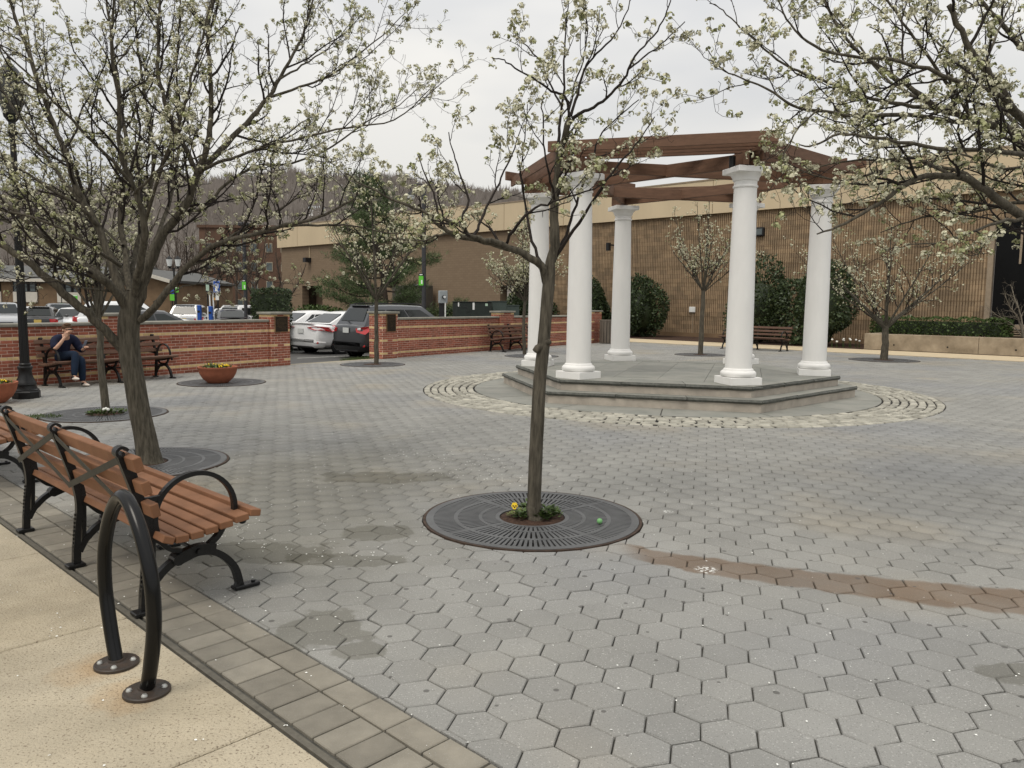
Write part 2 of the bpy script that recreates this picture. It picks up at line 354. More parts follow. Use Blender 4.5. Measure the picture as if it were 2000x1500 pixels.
def slab_rust():
    m=M['slab']; nt=m.node_tree; N=nt.nodes; L=nt.links; b=N['Principled BSDF']; c=b.inputs['Base Color'].links[0].from_socket
    gm=N.new('ShaderNodeNewGeometry'); nz=N.new('ShaderNodeTexNoise'); nz.inputs['Scale'].default_value=9; nz.inputs['Detail'].default_value=4; L.new(gm.outputs['Position'],nz.inputs['Vector'])
    for (x,y,r,col,f) in ((-1.80,3.30,.16,(1.0,.74,.5),.6),(-1.55,3.06,.15,(1.0,.74,.5),.6),(-2.6,3.75,.75,(.80,.78,.74),.8),(-1.35,3.0,.5,(.86,.84,.80),.6)):
        d=N.new('ShaderNodeVectorMath'); d.operation='DISTANCE'; L.new(gm.outputs['Position'],d.inputs[0]); d.inputs[1].default_value=(x,y,0)
        a=N.new('ShaderNodeMath'); a.operation='MULTIPLY_ADD'; L.new(nz.outputs[0],a.inputs[0]); a.inputs[1].default_value=r*1.5; L.new(d.outputs['Value'],a.inputs[2])
        k=N.new('ShaderNodeMapRange'); k.inputs[1].default_value=r*.9; k.inputs[2].default_value=r*1.9; k.inputs[3].default_value=f; k.inputs[4].default_value=0; L.new(a.outputs[0],k.inputs[0])
        x_=N.new('ShaderNodeMix'); x_.data_type='RGBA'; x_.blend_type='MULTIPLY'; L.new(k.outputs[0],x_.inputs[0]); L.new(c,x_.inputs[6]); x_.inputs[7].default_value=(*col,1); c=x_.outputs[2]
    L.new(c,b.inputs['Base Color'])
slab_rust()
def mat_brickwall(name,c1,c2,mortar,sx,axis):      # brick courses on far flat walls
    m=mat(name,c1,.92); nt=m.node_tree; N=nt.nodes; L=nt.links; b=N['Principled BSDF']
    tcn=N.new('ShaderNodeNewGeometry'); dt=N.new('ShaderNodeVectorMath'); dt.operation='DOT_PRODUCT'; L.new(tcn.outputs['Position'],dt.inputs[0]); dt.inputs[1].default_value=axis
    sp=N.new('ShaderNodeSeparateXYZ'); L.new(tcn.outputs['Position'],sp.inputs[0])
    cb=N.new('ShaderNodeCombineXYZ'); L.new(dt.outputs['Value'],cb.inputs[0]); L.new(sp.outputs[2],cb.inputs[1])
    br=N.new('ShaderNodeTexBrick'); br.inputs['Scale'].default_value=1; br.inputs['Brick Width'].default_value=sx; br.inputs['Row Height'].default_value=sx*.36; br.inputs['Mortar Size'].default_value=.012
    br.inputs['Color1'].default_value=(*c1,1); br.inputs['Color2'].default_value=(*c2,1); br.inputs['Mortar'].default_value=(*mortar,1); L.new(cb.outputs[0],br.inputs[0])
    old=b.inputs['Base Color'].links[0].from_socket
    x=N.new('ShaderNodeMix'); x.data_type='RGBA'; x.inputs[0].default_value=.75; L.new(old,x.inputs[6]); L.new(br.outputs[0],x.inputs[7]); L.new(x.outputs[2],b.inputs['Base Color']); return m
M['smoothbrick']=mat_brickwall('brown_facade_brick',(.225,.165,.107),(.195,.14,.09),(.165,.12,.08),.4,tuple(DD))
def add_courses(m,axis,bw,bh):
    nt=m.node_tree; N=nt.nodes; L=nt.links; b=N['Principled BSDF']; old=b.inputs['Base Color'].links[0].from_socket
    tcn=N.new('ShaderNodeNewGeometry'); dt=N.new('ShaderNodeVectorMath'); dt.operation='DOT_PRODUCT'; L.new(tcn.outputs['Position'],dt.inputs[0]); dt.inputs[1].default_value=axis
    sp=N.new('ShaderNodeSeparateXYZ'); L.new(tcn.outputs['Position'],sp.inputs[0]); cb=N.new('ShaderNodeCombineXYZ'); L.new(dt.outputs['Value'],cb.inputs[0]); L.new(sp.outputs[2],cb.inputs[1])
    br=N.new('ShaderNodeTexBrick'); br.inputs['Scale'].default_value=1; br.inputs['Brick Width'].default_value=bw; br.inputs['Row Height'].default_value=bh; br.inputs['Mortar Size'].default_value=.006
    br.inputs['Color1'].default_value=(.78,.78,.78,1); br.inputs['Color2'].default_value=(1.12,1.1,1.06,1); br.inputs['Mortar'].default_value=(.6,.58,.55,1); L.new(cb.outputs[0],br.inputs[0])
    x=N.new('ShaderNodeMix'); x.data_type='RGBA'; x.blend_type='MULTIPLY'; x.inputs[0].default_value=1; L.new(old,x.inputs[6]); L.new(br.outputs[0],x.inputs[7]); L.new(x.outputs[2],b.inputs['Base Color'])
add_courses(M['ribbed'],tuple(DD),.41,.205)

# ================================================================ SETTING
rng=random.Random(7)
def lotz(x,y): return -.13-.009*max(0,min(70,y-20))
# ground sheet to the horizon (asphalt of the parking lot nearby)
xs=[-1500,-500,-200,-90,-60,-40,-25,-12,0,12,25,50,100,300,900]; ys=[-300,-60,-20,0,10,20,30,40,50,60,75,90,130,250,600,1500]
mb=MB(); mb.add([(x,y,lotz(x,y)) for y in ys for x in xs],[(j*len(xs)+i,j*len(xs)+i+1,(j+1)*len(xs)+i+1,(j+1)*len(xs)+i) for j in range(len(ys)-1) for i in range(len(xs)-1)])
struct('parking_lot_ground',mb,M['asphalt'])
# left wall / right wall lines (face towards the plaza)
WL=R(58.6); dl=Vector((math.cos(WL),math.sin(WL),0)); nl=Vector((dl.y,-dl.x,0)); PL=Vector((-9.0,14.07,0))      # nl points to the plaza
WR=R(55.4); dr=Vector((math.cos(WR),math.sin(WR),0)); nr=Vector((dr.y,-dr.x,0)); PR=Vector((-3.68,22.10,0))
NS0,NS1,NS2=1.437,1.70,1.845          # sidewalk edge, border mid joint, border / hexagon joint
def wl(s,off=0,z=0): return PL+dl*s+nl*off+Vector((0,0,z))
def wr(s,off=0,z=0): return PR+dr*s+nr*off+Vector((0,0,z))
endR=wr(12.6)
pz=[AN(-22,NS2-.02),AN(13,NS2-.02),wl(-4.5,.0),wl(6.55,0),wr(0,0),endR,AN(endR.dot(DD)+1,27.45),AN(-22,27.45)]
mb=MB(); mb.prism([(p.x,p.y) for p in pz][::-1],-.13,-.016)
plaza=struct('plaza',mb,M['joint'])
# hexagonal pavers
TH=R(-13.9); HP=.206; b1=Vector((math.cos(TH),math.sin(TH),0))*HP; b2=Vector((math.cos(TH-PI/3),math.sin(TH-PI/3),0))*HP
C0=Vector((.91,3.154,0)); GC=Vector((2.944,14.799,0)); RO,RI=4.584,3.66
CT=Vector((.161,5.782,0))
grates=[(CT,.79),(g(276,904),.79),(Vector((-5.66,10.9,0)),.79),(Vector((-5.62,15.25,0)),.79),(g(728,712),.79),(g(1038,695.5),.79),(g(1368,693),.79),(g(1726,703.5),.95)]
ii,jj=np.meshgrid(np.arange(-260,260),np.arange(-260,260)); ii=ii.ravel(); jj=jj.ravel()
HX=C0.x+ii*b1.x+jj*b2.x; HY=C0.y+ii*b1.y+jj*b2.y
nn=HX*NN.x+HY*NN.y
ok=(nn>NS2-.11)&(nn<27.36)&(HY>.2)&(HY<48)
def side(P,d_,n_,X,Y): return (X-P.x)*n_.x+(Y-P.y)*n_.y
ok&=~((side(PL,dl,nl,HX,HY)<.05)&(HY<20.2)); ok&=~((side(PR,dr,nr,HX,HY)<.05)&(HY>=21.2)); ok&=~((HY>=20.2)&(HY<21.2)&(side(wl(6.55),None,Vector((wr(0)-wl(6.55)).cross(Vector((0,0,1)))).normalized(),HX,HY)<-.0))
ok&=(HX-GC.x)**2+(HY-GC.y)**2>(RO-.09)**2
for c,r in grates: ok&=(HX-c.x)**2+(HY-c.y)**2>(r-.07)**2
rims=[(GC,RO+.008)]+[(c,r*1.029+.004) for c,r in grates]
iscut=lambda X,Y:np.any([np.hypot(X-c.x,Y-c.y)<r+.122 for c,r in rims],axis=0)
pxx,pyy,pzz=px(np.stack([HX,HY,0*HX],1)); ok&=(pxx>-1300)&(pxx<3400)&(pyy<2300)&(pzz>.3)
HX,HY,nn,pyy,pxx=HX[ok],HY[ok],nn[ok],pyy[ok],pxx[ok]
dist=np.hypot(HX,HY); CUT=(nn<=NS2+.125)|iscut(HX,HY)
inside=(pxx>-30)&(pxx<2030)&(pyy<1530)
order=np.argsort(dist+100*(~inside)+100*CUT); nearest=set(order[:300].tolist())
hexr=HP/math.sqrt(3)-.0034; ANG=[TH+PI/6+k*PI/3 for k in range(6)]
def hexring(r): return np.array([(r*math.cos(a),r*math.sin(a)) for a in ANG])
def hex_mesh(tone,tilt):
    mb=MB(); o,i=hexring(hexr),hexring(hexr-.0042)
    o=o*(1+np.array([rng.gauss(0,.006) for _ in range(6)]))[:,None]; i=i*(1+np.array([min(0,rng.gauss(-.004,.012)) for _ in range(6)]))[:,None]
    V=[(x,y,-.03) for x,y in o]+[(x,y,-.005+tilt[0]*x+tilt[1]*y) for x,y in o]+[(x,y,tilt[0]*x+tilt[1]*y) for x,y in i]
    F=[tuple(range(12,18))]+[(k,(k+1)%6,6+(k+1)%6,6+k) for k in range(6)]+[(6+k,6+(k+1)%6,12+(k+1)%6,12+k) for k in range(6)]
    mb.add(V,F,0,tone); return mb.mesh('paver',M['paver'])
hv=[hex_mesh(.02+.96*rng.random(),(rng.gauss(0,.009),rng.gauss(0,.009))) for _ in range(40)]
for k in order[:300]:
    o=link('paver',rng.choice(hv),plaza,(HX[k],HY[k],rng.gauss(0,.0018)),rng.gauss(0,.012))
rest=np.array([k for k in range(len(HX)) if k not in nearest and not CUT[k]]); rr=np.random.RandomState(3)
n=len(rest); o_,i_=hexring(hexr),hexring(hexr-.0042); zt=rr.normal(0,.0013,n); tx,ty=rr.normal(0,.006,n),rr.normal(0,.006,n)
Vt=np.zeros((n,18,3),np.float32)
for k in range(6):
    Vt[:,k]=np.stack([HX[rest]+o_[k,0],HY[rest]+o_[k,1],np.full(n,-.03)],1)
    Vt[:,6+k]=np.stack([HX[rest]+o_[k,0],HY[rest]+o_[k,1],zt-.005+tx*o_[k,0]+ty*o_[k,1]],1)
    Vt[:,12+k]=np.stack([HX[rest]+i_[k,0],HY[rest]+i_[k,1],zt+tx*i_[k,0]+ty*i_[k,1]],1)
base=(np.arange(n)*18)[:,None]
tops=base+np.arange(12,18)[None]; quads=np.concatenate([base+np.array([[6+k,6+(k+1)%6,12+(k+1)%6,12+k]]) for k in range(6)]+[base+np.array([[k,(k+1)%6,6+(k+1)%6,6+k]]) for k in range(6)])
tn=rr.uniform(0,1,n); me=np_mesh('pavers',Vt.reshape(-1,3),[tops,quads],M['paver'],tone=np.concatenate([tn,np.tile(tn,12)]))
link('pavers',me,plaza,kind='stuff')
# pavers cut along the straight border
mb=MB(); cut=[k for k in range(len(HX)) if CUT[k]]
for k in cut:
    Q=[Vector((HX[k]+x,HY[k]+y,0)) for x,y in o_]; hc=Vector((HX[k],HY[k],0)); pls=[(NN,NS2+.004)]
    for c,r in rims:
        if (hc-c).length<r+.122: u=(hc-c).normalized(); pls.append((u,c.dot(u)+r))
    for u,lim in pls:
        P=Q; Q=[]
        for a,b in zip(P,P[1:]+P[:1]):
            da,db=a.dot(u)-lim,b.dot(u)-lim
            if da>=0: Q.append(a)
            if da*db<0: Q.append(a.lerp(b,da/(da-db)))
        if len(Q)<3: break
    if len(Q)<3: continue
    z=rr.normal(0,.001); c=sum(Q,Vector())/len(Q); q=[p+(c-p).normalized()*.004 for p in Q]; m=len(Q)
    mb.add([(p.x,p.y,-.03) for p in Q]+[(p.x,p.y,z-.004) for p in Q]+[(p.x,p.y,z) for p in q],[tuple(range(2*m,3*m))]+[(i,(i+1)%m,m+(i+1)%m,m+i) for i in range(m)]+[(m+i,m+(i+1)%m,2*m+(i+1)%m,2*m+i) for i in range(m)],0,rr.uniform())
mb.build('cut_pavers',M['paver'],plaza,kind='stuff')

# border of rectangular pavers
mb=MB(); 
def quadAN(mb,a0,a1,n0,n1,z0,z1,m=0):
    P=[AN(a0,n0),AN(a0,n1),AN(a1,n1),AN(a1,n0)]; mb.prism([(p.x,p.y) for p in P][::-1],z0,z1,m)
quadAN(mb,-6,15,NS0-.002,NS2-.022,-.13,-.014); border=struct('paver_border',mb,M['joint'])
RZ=R(DA)
def rect_meshes(la,ln,k,material,nm,th=.05,ch=.004):
    r=[]
    for _ in range(k):
        mb=MB(); mb.box((0,0,-th/2),(la,ln,th),0,0,rng.random(),ch); r.append(mb.mesh(nm,material))
    return r
ma=rect_meshes(.138,NS1-NS0-.052,10,M['soldier'],'border_paver'); mbx=rect_meshes(.207,NS2-NS1-.012,10,M['soldier'],'border_paver')
a=-.4; 
while a<12.5: link('border_paver',rng.choice(ma),border,AN(a,(NS0+.045+NS1)/2,rng.gauss(0,.0012)),RZ+rng.gauss(0,.006)); a+=.1455
a=-.4
while a<12.5: link('border_paver',rng.choice(mbx),border,AN(a,(NS1+NS2)/2,rng.gauss(0,.0012)),RZ+rng.gauss(0,.005)); a+=.2155
mb=MB(); quadAN(mb,-6,15,NS0+.002,NS0+.030,-.03,-.003); mb.build('edging_strip',M['rubber'],border)
# near sidewalk in slabs
mb=MB(); quadAN(mb,-10,20,-6,NS0-.004,-.13,-.02); sw=struct('sidewalk',mb,M['joint'])
js=[-2.3,-.9,.6,2.62,4.06,5.5,7.,8.5,10.,11.5]
for a0,a1 in zip(js,js[1:]):
    for n0,n1 in ((-.6,NS0-.008),(-2.2,-.61)):
        mb=MB(); mb.box((0,0,-.05),(a1-a0-.008,n1-n0,.1),0,0,rng.random(),.006); link('slab',mb.mesh('slab',M['slab']),sw,AN((a0+a1)/2,(n0+n1)/2,rng.gauss(0,.001)),RZ)
# far concrete path, mulch bed
mb=MB(); quadAN(mb,-12,21.5,27.46,30.0,-.13,.012); struct('concrete_path',mb,M['path'])
mb=MB(); quadAN(mb,-12,60,30.01,34.2,-.6,.03); quadAN(mb,21.51,60,27.3,30.0,-.6,.0); struct('mulch_bed',mb,M['mulch'])
# kerb strip and gap between the walls
mb=MB(); q0,q1=wl(6.5,-.02),wr(.0,-.02); mb.bar(q0+Vector((0,0,-.065)),q1+Vector((0,0,-.065)),.2,.14,ch=.01); struct('kerb_strip',mb,M['curb'])
mb=MB(); r2=random.Random(5)
for _ in range(900):
    p=wr(r2.uniform(-1.1,.3),r2.uniform(-.5,-.1)); h=r2.uniform(.03,.11); a=r2.uniform(0,6.3); q=Vector((math.cos(a),math.sin(a),0))
    mb.add([p+q*.008+Vector((0,0,-.06)),p-q*.008+Vector((0,0,-.06)),p+Vector((r2.gauss(0,.02),r2.gauss(0,.02),h-.02))],[(0,1,2)])
mb.build('grass_tuft',M['grass'],None,kind='stuff')
# painted stall lines
mb=MB()
for k in range(-3,4):
    p=Vector((-6.6,24.2,0))+DD*(k*2.75); q=p+NN*5
    P=[p-DD*.05,p+DD*.05,q+DD*.05,q-DD*.05]; mb.add([(v.x,v.y,lotz(v.x,v.y)+.006) for v in P],[(0,1,2,3)])
struct('stall_lines',mb,M['line'])

# cobbled ring and bluestone apron
def annulus(r0,r1,z0,z1,n=120,c=GC):
    mb=MB(); V=[];
    for r,z in((r0,z0),(r1,z0),(r1,z1),(r0,z1)): V+=[(c.x+r*math.cos(2*PI*j/n),c.y+r*math.sin(2*PI*j/n),z) for j in range(n)]
    mb.add(V,[(i*n+j,i*n+(j+1)%n,((i+1)%4)*n+(j+1)%n,((i+1)%4)*n+j) for i in range(4) for j in range(n)]); return mb
ring=struct('cobble_ring',annulus(RI-.01,RO+.0,-.03,-.006),M['pit'])
cob=[]; rows=7; dr_=(RO-RI)/rows
for i in range(rows):
    r=RI+dr_*(i+.5); k=int(2*PI*r/.175); off=rng.random()
    for j in range(k):
        t=2*PI*(j+off+rng.gauss(0,.05))/k; cob.append((GC.x+r*math.cos(t),GC.y+r*math.sin(t),t,2*PI*r/k))
cob.sort(key=lambda c:math.hypot(c[0],c[1]))
def cobble_mb(mb,x,y,z,rz,l,wd):
    b=.012; sz=[(-.05,1,1),(-.012,1,1),(.0+rng.uniform(0,.006),.84,.8)]
    V=[]
    jit=[(rng.gauss(0,.006),rng.gauss(0,.006)) for _ in range(4)]
    for zz,kl,kw in sz:
        for (sx,sy),(jx,jy) in zip(((-1,-1),(1,-1),(1,1),(-1,1)),jit):
            lx,ly=sx*wd/2*kw+jx,sy*l/2*kl+jy; V.append((x+math.cos(rz)*lx-math.sin(rz)*ly,y+math.sin(rz)*lx+math.cos(rz)*ly,z+zz+.008))
    mb.add(V,[(8,9,10,11)]+[(q*4+k,q*4+(k+1)%4,q*4+4+(k+1)%4,q*4+4+k) for q in range(2) for k in range(4)],0,rng.random())
cm=[]
for _ in range(16):
    mb=MB(); cobble_mb(mb,0,0,0,0,.152,dr_-.024); cm.append(mb.mesh('cobble',M['cobble'],True)); 
for x,y,t,l in cob[:300]: link('cobble',rng.choice(cm),ring,(x,y,rng.gauss(0,.004)),t+rng.gauss(0,.03))
mb=MB()
for x,y,t,l in cob[300:]: cobble_mb(mb,x,y,rng.gauss(0,.004),t+rng.gauss(0,.03),l-.024,dr_-.024)
mb.build('cobbles',M['cobble'],ring,kind='stuff')
apron=struct('bluestone_apron',annulus(2.0,RI-.012,-.03,.0),M['joint'])
K=14
for j in range(K):
    mb=MB(); a0,a1=2*PI*j/K+.003,2*PI*(j+1)/K-.003; m=8; V=[];F=[]
    for z in(-.02,.006):
        for r in(2.2,RI-.02): V+=[(GC.x+r*math.cos(a0+(a1-a0)*q/m),GC.y+r*math.sin(a0+(a1-a0)*q/m),z) for q in range(m+1)]
    k=m+1
    for q in range(m): F+=[(2*k+q,3*k+q,3*k+q+1,2*k+q+1),(k+q,k+q+1,3*k+q+1,3*k+q)]
    F+=[(0,k,3*k,2*k),(m,2*k+m,3*k+m,k+m)]
    mb.add(V,F,0,rng.random()); mb.build('apron_slab',M['bluestone'],apron)

# ================================================================ PAVILION
TA=R(-76.6)
pav=thing('pavilion','hexagonal pavilion of white columns under a brown timber pergola on two stone steps','pavilion',GC)
def hexpts(r,t0=TA): return [Vector((r*math.cos(t0+k*PI/3),r*math.sin(t0+k*PI/3),0)) for k in range(6)]
def ringwall(r,z0,z1): # solid hexagonal prism
    mb=MB(); mb.prism([(p.x,p.y) for p in hexpts(r)],z0,z1); return mb
ringwall(3.245,-.02,.135).build('lower_riser',M['rise'],pav); ringwall(2.955,.13,.305).build('upper_riser',M['rise'],pav)
def tread(name,r0,r1,z0,z1):
    o,i=hexpts(r1),hexpts(r0)
    for k in range(6):
        A,B=o[k],o[(k+1)%6]; a,b=i[k],i[(k+1)%6]; ns=3
        for s in range(ns):
            u0,u1=s/ns+.0012,(s+1)/ns-.0012; mb=MB(); t=rng.random()
            P0,P1,Q0,Q1=A.lerp(B,u0),A.lerp(B,u1),a.lerp(b,u0),a.lerp(b,u1); m=6; V=[];F=[]
            nrm=(A+B).normalized()
            for q in range(m+1):
                w_=q/m; pe=P0.lerp(P1,w_); e=rng.gauss(0,.007); V+=[(*(pe+nrm*(e-.012)).to_2d(),z1),(*(pe+nrm*(.008+rng.gauss(0,.007))).to_2d(),(z0+z1)/2),(*(pe+nrm*(e-.015)).to_2d(),z0),(*Q0.lerp(Q1,w_).to_2d(),z1)]
            for q in range(m): F+=[(4*q,4*q+4,4*q+7,4*q+3)[::-1]]
            mb.add(V,[f[::-1] for f in F],0,t); mb.add(V,[(4*q,4*q+1,4*q+5,4*q+4) for q in range(m)]+[(4*q+1,4*q+2,4*q+6,4*q+5) for q in range(m)]+[(0,3,2,1),(4*m,4*m+1,4*m+2,4*m+3)],1,t)
            mb.build(name,[M['bluestone'],M['tread_edge']],pav)
tread('lower_tread',2.75,3.28,.132,.195); tread('upper_tread',2.35,2.99,.302,.370)
# paved floor of the platform: bluestone flags clipped to the hexagon
def clip(poly,edges):
    for P,nrm in edges:
        out_=[]
        for a,b in zip(poly,poly[1:]+poly[:1]):
            da,db=(a-P).dot(nrm),(b-P).dot(nrm)
            if da<=0: out_.append(a)
            if da*db<0: out_.append(a.lerp(b,da/(da-db)))
        poly=out_
        if len(poly)<3: return []
    return poly
hp=hexpts(2.345); edges=[(hp[k],(hp[k]+hp[(k+1)%6]).normalized()) for k in range(6)]
rot=Matrix.Rotation(TA+PI/3*2.5,3,'Z')
y=-2.4
while y<2.4:
    h=rng.choice((.6,.75,.9)); x=-2.6+rng.random()*.5
    while x<2.6:
        l=rng.choice((.7,.9,1.2)); q=clip([rot@Vector(v) for v in((x+.003,y+.003,0),(x+l-.003,y+.003,0),(x+l-.003,y+h-.003,0),(x+.003,y+h-.003,0))],edges)
        if q: mb=MB(); mb.prism([(p.x,p.y) for p in q],.30,.368+rng.gauss(0,.0008)); mb.t=[rng.random()]*len(mb.f); mb.build('flagstone',M['bluestone'],pav)
        x+=l
    y+=h
# columns
ZP=.37; CH=3.30
prof_base=[(.235,.115),(.262,.125),(.275,.155),(.272,.185),(.25,.21),(.232,.215),(.228,.235),(.21,.25)]
shaft=[]
for q in range(13):
    t=q/12; r=.205-.034*(t**1.7); shaft.append((r,.245+t*(CH-.245-.30)))
zt_=CH-.30
cap=[(.171,zt_),(.185,zt_+.005),(.19,zt_+.02),(.185,zt_+.035),(.173,zt_+.042),(.173,zt_+.10),(.19,zt_+.108),(.196,zt_+.125),(.20,zt_+.15),(.225,zt_+.185),(.245,zt_+.205),(.25,zt_+.215)]
# square plinth: corner towards the outside
for k,p in enumerate(hexpts(2.544)):
    mb=MB(); mb.lathe(shaft,32); col_=mb.build('column',M['white'],pav,smooth=True); col_.location=p+Vector((0,0,ZP)); col_.rotation_euler=(0,0,TA+k*PI/3)
    mb=MB(); mb.box((0,0,.0575),(.53,.53,.115),0,0,.5,.004); mb.build('plinth',M['white'],col_)
    mb=MB(); mb.lathe(prof_base,32); mb.build('base_moulding',M['white'],col_,smooth=True)
    mb=MB(); mb.lathe(cap,32); mb.build('capital',M['white'],col_,smooth=True)
    mb=MB(); mb.box((0,0,CH-.0425),(.52,.52,.085),0,0,.5,.006); mb.build('abacus',M['white'],col_)
# timber: star of six long beams over the columns, then four boards along every side
ZB=ZP+CH; H6=hexpts(2.544)
mb=MB()
for k in range(6):
    A,B=H6[k],H6[(k+2)%6]; u=(B-A).normalized(); z0=ZB+.115+(.0 if k%2==0 else .012)
    mb=MB(); e=.30; mb.bar(A-u*e+Vector((0,0,z0)),B+u*e+Vector((0,0,z0)),.085,.205-(.0 if k%2==0 else .02),ch=.005); mb.build('beam',M['redwood'],pav)
for k in range(6):
    A=H6[k]; r=A.normalized(); up=.015 if k%2 else -.095; mb=MB(); mb.bar(r*2.05+Vector((0,0,ZB+.232)),r*3.02+Vector((0,0,ZB+.232)),.09,.05,ch=.004); mb.build('hip_plate',M['redwood'],pav)
    for j in range(4):
        a=2.70-.265*j; rr_=a/math.cos(PI/6); q=hexpts(rr_); A,B=q[k],q[(k+1)%6]; u=(B-A).normalized(); ex=.16 if k%2 else .0
        mb=MB(); z=ZB+.262+.085+up; mb.bar(A-u*ex+Vector((0,0,z)),B+u*ex+Vector((0,0,z)),.042,.165,ch=.004); mb.build('rafter',M['redwood'],pav)
A=H6[0]; mb=MB(); mb.tube([A+Vector((-.22,-.02,ZB+.0)),A+Vector((-.22,-.02,ZB+.17))],.05,12); mb.build('spot_lamp',M['black'],pav)

# ================================================================ BRICK WALLS
def brick_meshes(l,hgt,d,material,k=8):
    r=[]
    for _ in range(k):
        mb=MB(); mb.box((0,0,0),(l,d,hgt),0,0,rng.random(),.004); r.append(mb.mesh('brick',material))
    return r
BC=.0597; BD=.05
BM={'s':brick_meshes(.190,BC-.009,BD,M['brick'],12),'h':brick_meshes(.092,BC-.009,BD,M['brick'],6),'y':brick_meshes(.094,BC-.009,BD,M['ybrick'],6),'Y':brick_meshes(.190,BC-.009,BD,M['ybrick'],6)}
DIM={'s':.190,'h':.092,'y':.094,'Y':.190}
def face_bricks(lst,P,u,nrm,length,ncourse,z0,yrows,par,corner=None,yel='y'):
    # bricks on a vertical face that starts at P and runs along u; nrm points out of the wall
    rz=math.atan2(u.y,u.x)
    for c in range(ncourse):
        z=z0+(c+.5)*BC; x=0.
        if c in yrows:
            kind,step=('y',.1025)
        else: kind,step=('s',.2)
        if kind=='s' and c%2: x=-.1
        while x<length-.03:
            x0=max(x,0); x1=min(x+step,length); l=x1-x0-.009
            if l>.03:
                kd=kind
                if corner and kind=='s' and c in corner and (x0<.01 or x1>length-.02): kd='y' if l<.12 else 'Y'
                if l<.13 and kd=='s': kd='h'
                ctr=P+u*((x0+x1)/2)-nrm*(BD/2-.001-rng.gauss(0,.0012)); lst.append((Vector((ctr.x,ctr.y,z)),rz,kd,l/DIM[kd],par))
            x+=step
def place_bricks(lst,root,limit=300):
    lst.sort(key=lambda b:b[0].length)
    rest=MB()
    for i,(p,rz,kd,sc,par) in enumerate(lst):
        if i<limit:
            o=link('brick',rng.choice(BM[kd]),par,p,rz); o.scale=(sc,1,1)
        else: rest.box(p,(DIM[kd]*sc,BD,BC-.009),rz,1 if kd in'yY' else 0,rng.random(),.004)
    rest.build('bricks',[M['brick'],M['ybrick']],root,kind='stuff')
YR={2,8,14}
def pier(name,root,ctr,u,nrm,wid,dep,ncourse,capz,mats,bricks,faces,zb=0.):
    # ctr: ground centre
    mb=MB(); rz=math.atan2(u.y,u.x); h=ncourse*BC; mb.box(ctr+Vector((0,0,zb+h/2-.05)),(wid-.008,dep-.008,h+.1),rz); p=mb.build(name,M['mortar'],root)
    mb=MB(); mb.box(ctr+Vector((0,0,zb+h+.03)),(wid+.09,dep+.09,.06),rz,0,rng.random(),.012); mb.build('cap_stone',M['coping'],p)
    for f in faces:
        nn_={'f':nrm,'b':-nrm,'l':-u,'r':u}[f]; uu=Vector((-nn_.y,nn_.x,0)); L_=wid if f in'fb' else dep; half=dep/2 if f in'fb' else wid/2
        face_bricks(bricks,ctr+nn_*half-uu*L_/2,uu,nn_,L_,ncourse,zb,set(),p,corner=YR|{ncourse-1})
    return p
def plaque(parent,ctr,u,nrm,w_,h_,lines):
    rz=math.atan2(u.y,u.x)
    mb=MB(); mb.box(ctr+nrm*.012,(w_,.02,h_),rz,0,.5,.004); o=mb.build('plaque',M['bronze_edge'],parent)
    mb=MB(); mb.box(ctr+nrm*.018,(w_-.035,.016,h_-.035),rz); mb.build('plate',M['bronze'],o)
    mb=MB()
    for k,(a,b) in enumerate(lines):
        z=h_/2-.06-k*(h_-.11)/len(lines); x=a
        while x<b:
            l=rng.uniform(.012,.04); l=min(l,b-x); mb.box(ctr+u*(x+l/2)*w_+nrm*.0275+Vector((0,0,z)),(l*w_,.004,.013),rz); x+=l+.02
    if mb.v: mb.build('lettering',M['bronze_text'],o)
wall1=thing('brick_wall','red brick wall with buff bands behind the seated person and the street lamp','wall')
T=.32
def core(root,P,u,nrm,length,nc):
    mb=MB(); mb.bar(P-nrm*(T/2-.002)+Vector((0,0,nc*BC/2-.05)),P+u*length-nrm*(T/2-.002)+Vector((0,0,nc*BC/2-.05)),T-.012,nc*BC+.1); mb.build('mortar_bed',M['mortar'],root)
def copings(root,P,u,nrm,length,z,step=1.15):
    k=max(1,round(length/step)); st=length/k; rz=math.atan2(u.y,u.x)
    for j in range(k):
        mb=MB(); mb.box(P+u*(j+.5)*st-nrm*(T/2)+Vector((0,0,z+.03)),(st-.006,T+.09,.06),rz,0,rng.random(),.012); mb.build('coping_stone',M['coping'],root)
br=[]
NC=18
L1=5.95; S0=-3.6
core(wall1,wl(S0),dl,nl,L1-S0,NC); face_bricks(br,wl(S0),dl,nl,L1-S0,NC,0,YR,wall1)
sp_=1.98     # mid pier, then the end pier
copings(wall1,wl(S0),dl,nl,sp_-.33-S0,NC*BC); copings(wall1,wl(sp_+.33),dl,nl,L1-sp_-.33,NC*BC)
pier('pier',wall1,wl(sp_,-.115),dl,nl,.62,.36,21,0,None,br,'fl')
pe=pier('pier',wall1,wl(L1+.30,-.12),dl,nl,.60,.42,21,0,None,br,'flr')
plaque(pe,wl(L1+.31,.095,1.02),dl,nl,.42,.40,[(-.2,.2),(-.35,.35),(-.38,.3),(-.36,.36),(-.36,.38),(-.3,.2),(-.36,.38),(-.2,.3),(-.1,.36)])
place_bricks(br,wall1)
wall2=thing('brick_wall','red brick wall with buff bands running behind the white columns, beside the dark parked car','wall')
br=[]; L2=12.6
core(wall2,wr(.3),dr,nr,L2-.3,NC); face_bricks(br,wr(.3),dr,nr,L2-.3,NC,0,YR,wall2)
pp=[6.05]
copings(wall2,wr(.55),dr,nr,6.05-.4-.55,NC*BC); copings(wall2,wr(6.45),dr,nr,L2-.6-6.45,NC*BC)
